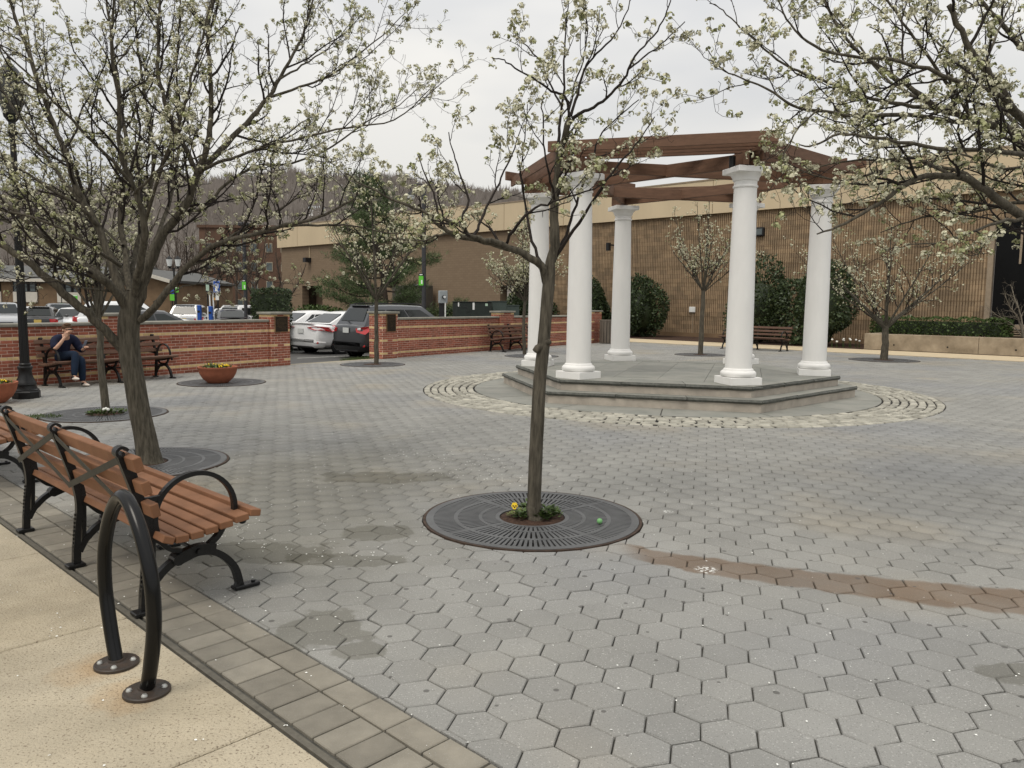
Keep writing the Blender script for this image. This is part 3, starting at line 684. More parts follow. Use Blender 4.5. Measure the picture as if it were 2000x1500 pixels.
p1=pier('pier',wall2,wr(.22,-.10),dr,nr,.62,.52,21,0,None,br,'fl')
pier('pier',wall2,wr(6.05,-.12),dr,nr,.80,.40,21,0,None,br,'fl'); pier('pier',wall2,wr(L2-.2,-.12),dr,nr,.80,.40,21,0,None,br,'flr')
plaque(p1,wr(.24,.165,1.0),dr,nr,.38,.50,[(-.3,.3),(-.2,.25),(-.36,.36),(-.3,.2),(-.2,.25),(-.12,.2),(-.1,.12),(-.1,.12),(-.06,.06)])
place_bricks(br,wall2)

# ================================================================ BENCHES
def smooth(pts,k=4):
    P=[Vector(p) for p in pts]; out=[]
    for i in range(len(P)-1):
        a,b,c,d=P[max(i-1,0)],P[i],P[i+1],P[min(i+2,len(P)-1)]
        for q in range(k):
            t=q/k; out.append(.5*((2*b)+(c-a)*t+(2*a-5*b+4*c-d)*t*t+(3*b-a-3*c+d)*t**3))
    return out+[P[-1]]
def ribbon(mb,pts,w_,t_,x,m=0):       # flat bar bent in the yz plane: w_ across x, t_ thickness
    pts=[Vector((0,p[0],p[1])) for p in pts]; k=len(pts); V=[]
    for i,p in enumerate(pts):
        t=(pts[min(i+1,k-1)]-pts[max(i-1,0)]).normalized(); n_=Vector((0,-t.z,t.y))
        tt=t_[i] if isinstance(t_,list) else t_
        V+=[(x-w_/2,*(p-n_*tt/2).yz),(x+w_/2,*(p-n_*tt/2).yz),(x+w_/2,*(p+n_*tt/2).yz),(x-w_/2,*(p+n_*tt/2).yz)]
    F=[(4*i+j,4*i+(j+1)%4,4*i+4+(j+1)%4,4*i+4+j) for i in range(k-1) for j in range(4)]+[(3,2,1,0),(4*k-4,4*k-3,4*k-2,4*k-1)]
    mb.add(V,F,m)
def yz(pts,k=5): return [(p.y,p.z) for p in smooth([(0,a,b) for a,b in pts],k)]
def frame_mb(arm=True,side=1):
    mb=MB(); x=0
    ribbon(mb,yz([(0,.0),(.012,.2),(.03,.36),(.015,.5),(-.03,.66),(-.075,.80),(-.085,.835)]),.038,[.042]*4+[.034]*100,x)         # rear leg and back post
    for k in range(10): z_=.10+.024*k; mb.box((x,float(np.interp(z_,[0,.2,.36],[0,.012,.03]))-.0205,z_),(.014,.005,.014))
    # scroll
    sc=[(-.085+(.034-.0018*q)*math.cos(PI*.1+q*.42),.845+(.034-.0018*q)*math.sin(PI*.1+q*.42)) for q in range(17)]; ribbon(mb,sc,.055,.014,x)
    # front edge post of the back (second bar)
    ribbon(mb,yz([(.045,.14),(.055,.34),(.052,.47),(.01,.60),(-.03,.76)]),.03,.022,x)
    # seat bearer
    ribbon(mb,yz([(.045,.43),(.075,.375),(.15,.358),(.27,.368),(.40,.392),(.53,.418)]),.035,.03,x)
    # arched legs from the hub
    ribbon(mb,yz([(.02,.09),(.06,.16),(.13,.225),(.22,.262),(.33,.262),(.42,.215),(.49,.13),(.52,.02)]),.04,[.03]*6+[.036]*100,x)
    ribbon(mb,yz([(.17,.245),(.28,.275),(.38,.262)]),.045,.06,x)
    ribbon(mb,yz([(.20,.29),(.14,.31),(.09,.36)]),.03,.022,x); ribbon(mb,yz([(.35,.29),(.40,.33),(.44,.39)]),.035,.028,x)
    mb.tube([(x-.04,.285,.272),(x+.04,.285,.272)],.016,10); mb.tube([(x-.035,.175,.25),(x+.035,.175,.25)],.03,10)
    mb.box((x,-.005,.012),(.075,.10,.022),0,0,.5,.005); mb.box((x,.555,.012),(.06,.15,.022),0,0,.5,.005); mb.tube([(x,.50,.012),(x,.52,.05)],.022,8)
    mb.tube([(x,.60,.022),(x,.60,.032)],.012,8); mb.ball((x,.545,.388),.024,10)
    if arm:
        c=(.285,.475); r=.215; a0,a1=R(-22),R(196)
        ribbon(mb,[(c[0]+r*math.cos(a0+(a1-a0)*q/28),c[1]+r*math.sin(a0+(a1-a0)*q/28)) for q in range(29)],.034,.024,x+.0)
        ribbon(mb,yz([(-.01,.595),(.04,.59),(.10,.592)]),.03,.022,x)
    return mb
def make_bench(label,wood,sp,nf,group):
    t=thing('park_bench',label,'bench',(0,0,0),0,group); Lh=sp*(nf-1)/2
    fm={True:frame_mb(True).mesh('frame',M['iron']),False:frame_mb(False).mesh('frame',M['iron'])}
    xs_=[-Lh+sp*k for k in range(nf)]
    for k,x in enumerate(xs_): link('frame',fm[k in(0,nf-1)],t,(x,0,0))
    Ls=2*Lh+.27
    for y,z,wd,an in ((.555,.452,.062,-9),(.478,.436,.078,6),(.39,.418,.072,5),(.31,.404,.068,4),(.232,.394,.068,2),(.155,.390,.068,-2),(.085,.398,.06,-22)):
        mb=MB(); V,F=CBOX(Ls/2,wd/2,.019,.004); ca,sa=math.cos(R(an)),math.sin(R(an)); mb.add([(p[0],y+ca*p[1]-sa*p[2],z+sa*p[1]+ca*p[2]) for p in V],F); mb.build('plank',wood,t)
    for y,z,h,an in ((-.047,.800,.074,15),(-.012,.678,.070,14),(.025,.560,.070,12)):
        mb=MB(); V,F=CBOX(Ls/2,.021,h/2,.004); ca,sa=math.cos(R(an)),math.sin(R(an)); mb.add([(p[0],y+ca*p[1]-sa*p[2],z+sa*p[1]+ca*p[2]) for p in V],F); mb.build('back_plank',wood,t)
    for k in range(nf-1):
        for s in (0,1):
            xa,xb=(xs_[k],xs_[k+1]) if s==0 else (xs_[k+1],xs_[k]); mb=MB(); o_=.006*s
            mb.bar((xa,-.088-o_,.81),(xb,.003-o_-.02,.50),.006,.034,up=(0,-.28,1)); mb.build('cross_strap',M['strap'],t)
    for y,z in ((.285,.272),):
        mb=MB(); mb.tube([(-Lh,y,z),(Lh,y,z)],.011,8); mb.build('tie_rod',M['iron'],t)
    return t
GB='park benches around the plaza'
bench1=make_bench('warm brown park bench with black iron hoops, seen from behind next to the bike rack',M['slat'],1.02,3,GB)
bench1.location=AN(5.065,1.503); bench1.rotation_euler=(0,0,R(DA-180))
copy_tree(bench1,AN(8.73,1.42),R(DA-180),'warm brown park bench of which only the iron end leg shows at the left edge',GB)
bw=make_bench('dark brown park bench against the brick wall with a person sitting on it',M['slat_old'],1.12,3,GB)
RB1=math.atan2(nl.y,nl.x)-PI/2
bw.location=wl(1.62,.24); bw.rotation_euler=(0,0,RB1)
copy_tree(bw,wr(5.9,.30),math.atan2(nr.y,nr.x)-PI/2,'empty dark bench against the brick wall, partly behind the white columns',GB)
copy_tree(bw,AN(13.5,26.75),R(DA),'empty dark bench in front of the big evergreen bushes, behind the pavilion',GB)

# ================================================================ TREE GRATES
def grate_mb():
    mb=MB()
    def ringm(r0,r1,z0,z1,m=0,n=72):
        V=[]
        for r,z in((r0,z0),(r1,z0),(r1,z1),(r0,z1)): V+=[(r*math.cos(2*PI*j/n),r*math.sin(2*PI*j/n),z) for j in range(n)]
        mb.add(V,[(i*n+j,i*n+(j+1)%n,((i+1)%4)*n+(j+1)%n,((i+1)%4)*n+j) for i in range(4) for j in range(n)],m)
    for r0,r1 in((.245,.275),(.375,.40),(.555,.585),(.735,.79)): ringm(r0,r1,-.03,.010)
    for (r0,r1,n,wf) in((.27,.38,64,.62),(.395,.56,88,.6),(.58,.74,124,.6)):
        for j in range(n):
            a=2*PI*(j+.5)/n; w0=2*PI*r0/n*wf/2; w1=2*PI*r1/n*wf/2; ca,sa=math.cos(a),math.sin(a)
            P=[(r0,-w0),(r1,-w1),(r1,w1),(r0,w0)]
            mb.add([(x*ca-y*sa,x*sa+y*ca,z) for z in(-.02,.0085) for x,y in P],[(4,5,6,7),(0,1,5,4),(1,2,6,5),(2,3,7,6),(3,0,4,7)])
    for a in(R(16),R(106),R(196),R(286)):
        ca,sa=math.cos(a),math.sin(a); P=[(.25,-.016),(.77,-.016),(.77,.016),(.25,.016)]
        mb.add([(x*ca-y*sa,x*sa+y*ca,z) for z in(-.02,.0094) for x,y in P],[(4,5,6,7),(0,1,5,4),(2,3,7,6)])
    return mb
GM=grate_mb().mesh('grate_casting',M['grate'])
mbp=MB(); mbp.lathe([(.80,-.02),(.80,-.012)],64); GP=mbp.mesh('pit',M['pit'])
mbr=MB()
for r0,r1 in((.793,.812),):
    V=[];n=72
    for r,z in((r0,-.03),(r1,-.03),(r1,.008),(r0,.008)): V+=[(r*math.cos(2*PI*j/n),r*math.sin(2*PI*j/n),z) for j in range(n)]
    mbr.add(V,[(i*n+j,i*n+(j+1)%n,((i+1)%4)*n+(j+1)%n,((i+1)%4)*n+j) for i in range(4) for j in range(n)])
GR=mbr.mesh('rim',M['rustring'])
mbs=MB(); mbs.lathe([(.246,-.02),(.24,.004),(.18,.014),(.08,.024),(.01,.026)],40); GS=mbs.mesh('mulch',M['mulch'],True)
gl=['slotted iron tree grate in the foreground, around the slender tree with a yellow pansy','slotted iron tree grate behind the brown bench, at the thick leaning trunk','mossy tree grate holding the thin trunk near the street lamp','worn dark disc set in the paving under the terracotta bowl','dark tree grate at the gap in the wall, in front of the dark car','dark tree grate behind the left columns, in front of the wall bench','dark tree grate behind the pavilion, around the small pear tree','dark tree grate to the right of the pavilion, around the wide low-forked tree']
for (c,r),lab in zip(grates,gl):
    t=thing('tree_grate',lab,'tree grate',(c.x,c.y,0),rng.random()*.4,'iron tree grates in the paving')
    link('pit',GP,t); link('rim',GR,t); link('grate_casting',GM,t)
    if 'terracotta' not in lab: link('mulch',GS,t)
    else:
        mb=MB(); mb.lathe([(.25,-.02),(.25,.006)],32); mb.build('cover',M['grate'],t)
    if r>.8: t.scale=(r/.79,r/.79,1)
# planting at the middle tree and thin tree
def leaf_clump(name,label,cat,c,r,h,n,lf,material,seed,group=None,flower=None):
    rg=random.Random(seed); mb=MB()
    for _ in range(n):
        a=rg.uniform(0,6.3); d=r*math.sqrt(rg.random()); p=Vector((d*math.cos(a),d*math.sin(a),h*rg.uniform(.1,1)*(1-.5*d/r))); dr2=Vector((math.cos(a)+rg.gauss(0,.5),math.sin(a)+rg.gauss(0,.5),rg.uniform(.0,1.2))).normalized(); s=dr2.cross(Vector((0,0,1))).normalized()*lf*.38
        u=dr2*lf; mb.add([p,p+u*.5+s+Vector((0,0,.1*lf)),p+u,p+u*.5-s+Vector((0,0,.1*lf))],[(0,1,2,3)],0,rg.random())
    t=thing(name,label,cat,c,0,group); mb.build('leaves',material,t,kind='stuff')
    return t
E0=Vector((CT.x,CT.y,.015))
pan=leaf_clump('pansy','single yellow pansy with a dark face blooming at the foot of the slender tree','flower',E0+Vector((-.115,-.02,0)),.055,.05,46,.035,M['leaf'],1)
mb=MB(); fc=Vector((-.018,-.02,.085)); vd=Vector((.0,-.93,.35)).normalized(); sx=Vector((1,0,0)); sy=sx.cross(vd)*-1
for (a,r0,rr0) in((60,.013,.014),(120,.013,.014),(0,.012,.012),(180,.012,.012),(270,.013,.0145)):
    c=fc+(sx*math.cos(R(a))+sy*math.sin(R(a)))*r0+vd*(.001*(a%70)/70); mb.add([c+(sx*math.cos(PI*q/4)+sy*math.sin(PI*q/4))*rr0+vd*(.002 if q%2 else -.001) for q in range(8)],[tuple(range(8))])
mb.build('petals',M['yellow'],pan)
mb=MB()
for a in(0,180,270): c=fc+(sx*math.cos(R(a))+sy*math.sin(R(a)))*.010+vd*.004; mb.add([c+(sx*math.cos(PI*q/3)+sy*math.sin(PI*q/3))*.0065 for q in range(6)],[tuple(range(6))])
mb.build('dark_face',M['pansydark'],pan)
mb=MB(); mb.tube([(0,0,.0),(-.01,-.01,.05),fc-vd*.003],.0025,5); mb.build('stem',M['leaf'],pan)
GLC='leafy plants in the mulch of the slender tree'
for k,(x,y,r,lab) in enumerate(((.12,.03,.07,'largest leafy plant, behind the slender trunk on its right'),(.06,-.09,.055,'leafy plant just right of the foot of the slender trunk'),(.15,-.03,.05,'small leafy plant at the right rim of the mulch ring'),(-.08,-.09,.035,'tiny leafy plant below the yellow pansy'),(-.03,.12,.05,'leafy plant half hidden behind the slender trunk'))):
    leaf_clump('leafy_plant',lab,'plant',E0+Vector((x,y,0)),r,.07,60,.042,M['boxwood'],10+k,GLC)
E2=Vector((-5.66,10.9,.012))
leaf_clump('leafy_plant','low green plants with a white flower around the foot of the thin trunk','plants',E2+Vector((.05,-.05,0)),.25,.05,240,.045,M['boxwood'],21)
mb=MB(); 
for q in range(3): mb.ball(E2+Vector((.05+.03*q,-.12,.07+.01*(q%2))),.022,8)
tagw=mb.build('white_flower',M['wflower'],None,label='white flower among green plants at the foot of the thin trunk',cat='flower')
mb=MB(); r2=random.Random(8)
for _ in range(420):
    a=r2.uniform(0,6.3); d=.22*math.sqrt(r2.random()); p=Vector((-6.33+d*1.2*math.cos(a),10.55+d*math.sin(a)*.8,.0)); h=r2.uniform(.01,.045); q=Vector((r2.gauss(0,1),r2.gauss(0,1),0)).normalized()*.007; mb.add([p+q,p-q,p+Vector((r2.gauss(0,.02),r2.gauss(0,.02),h))],[(0,1,2)])
mb.build('moss_patch',M['grass'],None,kind='stuff')
mb=MB(); bc=g(1171,1026); mb.ball((bc.x,bc.y,.031),.021,14); mb.build('green_ball',M['ball'],None,smooth=True,label='small green ball lying on the right half of the foreground tree grate',cat='ball')

# ================================================================ BIKE RACK
hA,hB=g(228,1298),g(287,1352); hd=(hB-hA); hl=hd.length; hd.normalize(); hc=(hA+hB)/2
t=thing('bike_rack','black steel hoop bike rack bolted to the pale concrete beside the bench','bike rack',(hc.x,hc.y,0),math.atan2(hd.y,hd.x))
def hoop_pts():
    ctrl=[(-hl/2+.005,0),(-hl/2-.055,.14),(-hl/2-.105,.33),(-hl/2-.085,.52),(-.145,.70),(0,.785),(.145,.70),(hl/2+.085,.52),(hl/2+.105,.33),(hl/2+.055,.14),(hl/2-.005,0)]
    return smooth([(x,0,z) for x,z in ctrl],6)
mb=MB(); mb.tube(hoop_pts(),.0295,20); mb.build('hoop',M['hoop'],t,smooth=True)
for s in(-1,1):
    mb=MB(); mb.lathe([(.092,0),(.092,.010),(.088,.014),(.045,.015),(.036,.02),(.034,.028)],28,(s*hl/2,0,0)); f=mb.build('flange',M['flange'],t,smooth=True)
    for k in range(4):
        a=PI/4+k*PI/2+.3; mb=MB(); mb.lathe([(.013,.013),(.013,.018),(.009,.024),(.002,.026)],10,(s*hl/2+.066*math.cos(a),.066*math.sin(a),0)); mb.build('bolt',M['rustbolt'] if (k==1) else M['bolt'],f,smooth=True)

# ================================================================ STREET LAMP (left)
lp=g(52,777); t=thing('street_lamp','tall black cast iron street lamp with a fluted base, in front of the brick wall','street lamp',lp)
mb=MB(); mb.lathe([(.205,0),(.205,.10),(.19,.12),(.19,.135),(.165,.15),(.155,.18)],8); mb.lathe([(.15,.17),(.145,.20),(.155,.215),(.15,.24),(.135,.27),(.10,.36),(.092,.44),(.105,.47),(.112,.49),(.105,.51),(.085,.52),(.09,.545),(.08,.56)],24); mb.build('base',M['black'],t,smooth=True,sharp=30)
mb=MB(); n_=16
prof=[(.070-.028*q/10,.55+q*.36) for q in range(11)]; V=[];
for r,z in prof:
    for j in range(n_*2): a=PI*j/n_; V.append((r*(1 if j%2 else .9)*math.cos(a),r*(1 if j%2 else .9)*math.sin(a),z))
k=n_*2; mb.add(V,[(i*k+j,i*k+(j+1)%k,(i+1)*k+(j+1)%k,(i+1)*k+j) for i in range(10) for j in range(k)]); mb.build('shaft',M['black'],t)
mb=MB(); mb.lathe([(.05,4.1),(.075,4.14),(.06,4.2),(.05,4.3),(.11,4.38),(.12,4.42)],16); mb.build('collar',M['black'],t,smooth=True)
mb=MB(); mb.lathe([(.11,4.42),(.17,4.6),(.19,4.85),(.15,5.0)],16); mb.build('globe',M['smoked'],t,smooth=True)
mb=MB(); mb.lathe([(.2,4.98),(.12,5.1),(.03,5.2),(.02,5.3)],16); mb.build('finial',M['black'],t,smooth=True)

# ================================================================ PLANTERS
def planter(label,c,r,seed):
    t=thing('planter_bowl',label,'planter',c,0,'terracotta bowl planters'); h=r*.86
    mb=MB(); mb.lathe([(r*.5,0),(r*.56,.02),(r*.78,h*.3),(r*.93,h*.62),(r*.98,h*.88),(r*1.0,h*.9),(r*1.0,h),(r*.93,h),(r*.9,h*.9),(r*.5,h*.86)],40); mb.build('bowl',M['terra'],t,smooth=True,sharp=50)
    mb=MB(); mb.lathe([(r*.9,h*.86),(r*.5,h*.93),(.01,h*.96)],24); mb.build('soil',M['mulch'],t,smooth=True)
    rg=random.Random(seed); mb=MB()
    for _ in range(160):
        a=rg.uniform(0,6.3); d=r*.75*math.sqrt(rg.random()); p=Vector((d*math.cos(a),d*math.sin(a),h*.93)); u=Vector((rg.gauss(0,1),rg.gauss(0,1),rg.uniform(.3,2))).normalized()*.06; s=u.cross(Vector((0,0,1))).normalized()*.016
        mb.add([p,p+u*.5+s,p+u,p+u*.5-s],[(0,1,2,3)],0,rg.random())
    for _ in range(26):
        p=Vector((-r*.3+rg.gauss(0,.05),rg.gauss(0,.05),h*.93)); u=Vector((rg.gauss(0,.05),rg.gauss(0,.05),rg.uniform(.1,.24))); mb.add([p+Vector((.004,0,0)),p-Vector((.004,0,0)),p+u],[(0,1,2)],0,rg.random())
    mb.build('leaves',M['boxwood'],t,kind='stuff')
    mb=MB()
    for _ in range(16):
        a=rg.uniform(0,6.3); d=r*.7*math.sqrt(rg.random()); mb.ball((d*math.cos(a),d*math.sin(a),h*.93+rg.uniform(.03,.06)),.017,6)
    mb.build('flowers',M['yellow'],t,kind='stuff')
planter('terracotta bowl planter of low plants standing on the dark disc near the brick wall',Vector((-5.66,15.15,.008)),.365,3)
planter('terracotta bowl planter cut off by the left edge, beside the street lamp',Vector((-7.93,11.95,0)),.365,4)

# ================================================================ LITTER OF PETALS
mb=MB(); r2=random.Random(15)
for _ in range(1500):
    Y=r2.uniform(2.4,13)**1.0; X=r2.uniform(-.75,.75)*Y
    if r2.random()<.5: X=r2.gauss(-2.2,1.2); Y=abs(r2.gauss(6,2.2))+1.5
    p=Vector((X,Y,.0035)); 
    if p.dot(NN)<-.5 or (p-GC).to_2d().length<4.6 : continue
    s=r2.uniform(.003,.0075); a=r2.uniform(0,6.3); u=Vector((math.cos(a),math.sin(a),0))*s; v_=Vector((-u.y,u.x,0))*.6
    mb.add([p+u,p+v_+Vector((0,0,.002)),p-u,p-v_],[(0,1,2,3)])
for (cx,cy,n,sd_) in((-1.0,9.9,60,.3),(-.9,8.2,70,.3),(-.3,7.7,60,.35),(-.2,7.1,60,.3),(-1.05,4.85,30,.25),(-2.1,5.2,60,.4)):
    for _ in range(n):
        p=Vector((cx+r2.gauss(0,sd_),cy+r2.gauss(0,sd_*.5),.0035)); s=r2.uniform(.004,.010); a=r2.uniform(0,6.3); u=Vector((math.cos(a),math.sin(a),0))*s; v_=Vector((-u.y,u.x,0))*.6
        mb.add([p+u,p+v_+Vector((0,0,.002)),p-u,p-v_],[(0,1,2,3)])
mb.build('petal_litter',M['wflower'],None,kind='stuff')

# ================================================================ PERSON
def skin(name,joints,edges,material,parent,sub=2):
    me=bpy.data.meshes.new(name); me.from_pydata([j[0] for j in joints],edges,[]); o=link(name,me,parent)
    md=o.modifiers.new('skin','SKIN'); md.use_smooth_shade=True
    sv=me.skin_vertices[0].data
    for i,j in enumerate(joints): sv[i].radius=(j[1],j[2] if len(j)>2 else j[1])
    sv[0].use_root=True; md2=o.modifiers.new('sub','SUBSURF'); md2.levels=sub; md2.render_levels=sub; me.materials.append(material); return o
pb=bw.location; 
def bl(x,y,z): 
    c,s=math.cos(RB1),math.sin(RB1); return Vector((pb.x+c*x-s*y,pb.y+s*x+c*y,z))
per=thing('person','person in dark navy sitting with crossed legs, cheek in hand, holding a phone','person',bl(.86,0,0),RB1)
J=[((0,.15,.55),.10,.09),((0,.15,.66),.105,.09),((0,.19,.78),.115,.09),((0,.25,.87),.10,.08),((0.005,.31,.925),.054,.054),((.01,.36,.965),.056,.06),((.015,.39,1.03),.078,.09),((.015,.38,1.095),.062,.07),
 ((.165,.22,.875),.062,.062),((.245,.36,.68),.046,.046),((.18,.44,.80),.034,.034),((.105,.475,.92),.026,.026),
 ((-.165,.22,.875),.062,.062),((-.255,.27,.68),.046,.046),((-.225,.42,.65),.034,.034),((-.20,.50,.68),.026,.026),
 ((.09,.22,.52),.085,.085),((.0,.58,.60),.058,.058),((.075,.66,.36),.045,.045),((.115,.70,.20),.032,.032),((.13,.80,.16),.026,.026),
 ((-.09,.22,.50),.085,.085),((-.085,.60,.49),.06,.06),((-.09,.60,.26),.046,.046),((-.09,.61,.085),.032,.032),((-.09,.74,.04),.026,.026)]
Ed=[(0,1),(1,2),(2,3),(3,4),(4,5),(5,6),(6,7),(3,8),(8,9),(9,10),(10,11),(3,12),(12,13),(13,14),(14,15),(0,16),(16,17),(17,18),(18,19),(19,20),(0,21),(21,22),(22,23),(23,24),(24,25)]
skin('body',[(p,r*(.7 if i in(0,1,2,3,8,12,16,17,21,22) else .9),(q[0] if q else r)*(.7 if i in(0,1,2,3,8,12,16,17,21,22) else .9)) for i,(p,r,*q) in enumerate(J)],Ed,M['skin'],per)
def sub(idx,grow,name,material):
    mp={k:i for i,k in enumerate(idx)}; jj=[(J[k][0],J[k][1]+grow,(J[k][2] if len(J[k])>2 else J[k][1])+grow) for k in idx]
    return skin(name,jj,[(mp[a],mp[b]) for a,b in Ed if a in mp and b in mp],material,per)
sub([0,1,2,3,8,9,12,13,14],.030,'jacket',M['navy']); 
t_=sub([0,16,17,18,19,21,22,23,24],.020,'trousers',M['denim'])
for f in((.125,.755,.165,.3),(-.09,.70,.035,0)):
    mb=MB(); mb.ball((f[0],f[1],f[2]),.05,12,0,(.85,2.2,.62)); mb.ball((f[0],f[1]-.05,f[2]+.01),.045,10,1,(.9,1.5,.9)); mb.build('shoe',[M['shoe'],M['black']],per,smooth=True)
mb=MB(); mb.ball((.015,.362,1.082),.088,14,0,(.95,1.02,.78)); mb.ball((.015,.325,1.045),.078,12,0,(1,.8,.95)); mb.ball((.03,.405,1.125),.05,10,0,(1.2,1.1,.6)); mb.build('hair',M['hair'],per,smooth=True)
mb=MB(); mb.box((.01,.476,1.034),(.10,.010,.022),0,0,.5,.004); mb.box((.068,.43,1.035),(.006,.09,.01)); mb.box((-.042,.43,1.035),(.006,.09,.01)); mb.build('dark_glasses',M['black'],per)
mb=MB(); mb.ball((.012,.484,1.005),.015,8,0,(.8,1,1.3)); mb.build('nose',M['skin'],per,smooth=True)
mb=MB(); mb.ball((.012,.466,.965),.02,8,0,(1.2,.5,.35)); mb.build('mouth',M['taillight'] if False else M['terra'],per,smooth=True)
for s in(-1,1):
    mb=MB(); mb.ball((.015+s*.083,.38,1.02),.02,8,0,(.4,.8,1.3)); mb.build('ear',M['skin'],per,smooth=True)
# hands: palm and separate fingers
def hand(c,u,v,curl,name):
    c=Vector(c); u=Vector(u).normalized(); v=Vector(v); v=(v-u*v.dot(u)).normalized(); w_=u.cross(v)
    mb=MB(); 
    mb.tube([c-u*.03,c,c+u*.045],[.022,.034,.036],8,0,True,.55)
    for k,l in enumerate((.062,.072,.068,.052)):
        b=c+u*.045+v*(k-1.5)*.018; mb.tube([b,b+u*l*.5+w_*curl*.012,b+u*l*.85+w_*curl*.045],[.0095,.009,.007],6)
    mb.tube([c+v*-.03,c+v*-.05+u*.03,c+v*-.05+u*.06+w_*.012],[.012,.011,.008],6)
    mb.build(name,M['skin'],per,smooth=True)
hand((.10,.478,.93),(-.25,-.05,1),(0,1,.1),1,'hand'); hand((-.195,.52,.69),(.1,.8,.5),(1,0,0),1,'hand')
mb=MB(); p=bl(.86-.185,.565,.765); mb.box((0,0,0),(.075,.010,.15),0,0,.5,.003); o=mb.build('smartphone',M['steel'],None,label='slim phone held up in the hand of the seated person',cat='phone'); o.location=p; o.rotation_euler=(R(-25),0,RB1+.5)

# ================================================================ PEAR TREES
def catmull(P,k):
    P=np.asarray(P,float); Q=np.vstack([2*P[0]-P[1],P,2*P[-1]-P[-2]]); out=[]; t=np.linspace(0,1,k,endpoint=False)[:,None]
    for i in range(len(P)-1):
        a,b,c,d=Q[i],Q[i+1],Q[i+2],Q[i+3]
        out.append(.5*(2*b+(c-a)*t+(2*a-5*b+4*c-d)*t**2+(3*b-a-3*c+d)*t**3))
    return np.vstack(out+[P[-1:]])
def tubes_mesh(name,groups,material,smooth=True,mats=None):
    # groups: {(npts,nsides):[(pts,radii)]}
    VV=[];FF=[];off=0
    for (k,n),lst in groups.items():
        P=np.array([p for p,_ in lst],float); Rr=np.array([r for _,r in lst],float); m=len(lst)
        T=np.empty_like(P); T[:,1:-1]=P[:,2:]-P[:,:-2]; T[:,0]=P[:,1]-P[:,0]; T[:,-1]=P[:,-1]-P[:,-2]; T/=np.linalg.norm(T,axis=2,keepdims=True)+1e-9
        main=P[:,-1]-P[:,0]; main/=np.linalg.norm(main,axis=1,keepdims=True)+1e-9
        ref=np.where(np.abs(main[:,2:3])<.8,np.array([[0,0,1.]]),np.array([[1.,0,0]]))[:,None,:]
        A=np.cross(T,np.broadcast_to(ref,T.shape)); A/=np.linalg.norm(A,axis=2,keepdims=True)+1e-9; B=np.cross(A,T)
        an=2*np.pi*np.arange(n)/n
        V=P[:,:,None,:]+(A[:,:,None,:]*np.cos(an)[None,None,:,None]+B[:,:,None,:]*np.sin(an)[None,None,:,None])*Rr[:,:,None,None]
        i,j=np.meshgrid(np.arange(k-1),np.arange(n),indexing='ij'); q=np.stack([i*n+j,i*n+(j+1)%n,(i+1)*n+(j+1)%n,(i+1)*n+j],-1).reshape(-1,4)
        FF.append((q[None]+(np.arange(m)*k*n)[:,None,None]+off).reshape(-1,4)); VV.append(V.reshape(-1,3)); off+=m*k*n
    return np_mesh(name,np.vstack(VV),np.vstack(FF),material,smooth=smooth)
def perp(t,rs):
    r=rs.normal(size=3); r-=t*r.dot(t); return r/(np.linalg.norm(r)+1e-9)
def unit(v): return v/(np.linalg.norm(v)+1e-9)
# blossom templates: little rosettes of petals with young leaves between
def blossom_template(rs,nf=8,nl=4,rf=.0074,ll=.020):
    V=[];F3=[];F5=[];L4=[]
    cs=[]
    for _ in range(nf):
        d=unit(rs.normal(size=3)+np.array([0,0,.9])); c=d*.020*rs.uniform(.65,1.2); s=perp(d,rs); t=np.cross(d,s); o=len(V); r=rf*rs.uniform(.8,1.25)
        V+=[c+(s*math.cos(2*PI*q/5)+t*math.sin(2*PI*q/5))*r*(1 if q%2 else 1.05)+d*.002*(q%2) for q in range(5)]; F5.append([o+q for q in range(5)])
    for _ in range(nl):
        d=unit(rs.normal(size=3)*.8+np.array([0,0,.5])); s=perp(d,rs); o=len(V); l=ll*rs.uniform(.7,1.3); V+=[d*.006,d*l*.6+s*l*.17,d*l*1.15,d*l*.6-s*l*.17]; L4.append([o,o+1,o+2,o+3])
    return np.array(V),np.array(F5),np.array(L4)
_rs=np.random.RandomState(11); BT=[blossom_template(_rs,int(_rs.randint(12,17)),int(_rs.randint(2,5))) for _ in range(10)]
BTs=[blossom_template(_rs,5,2,.0125) for _ in range(6)]           # for trees far away
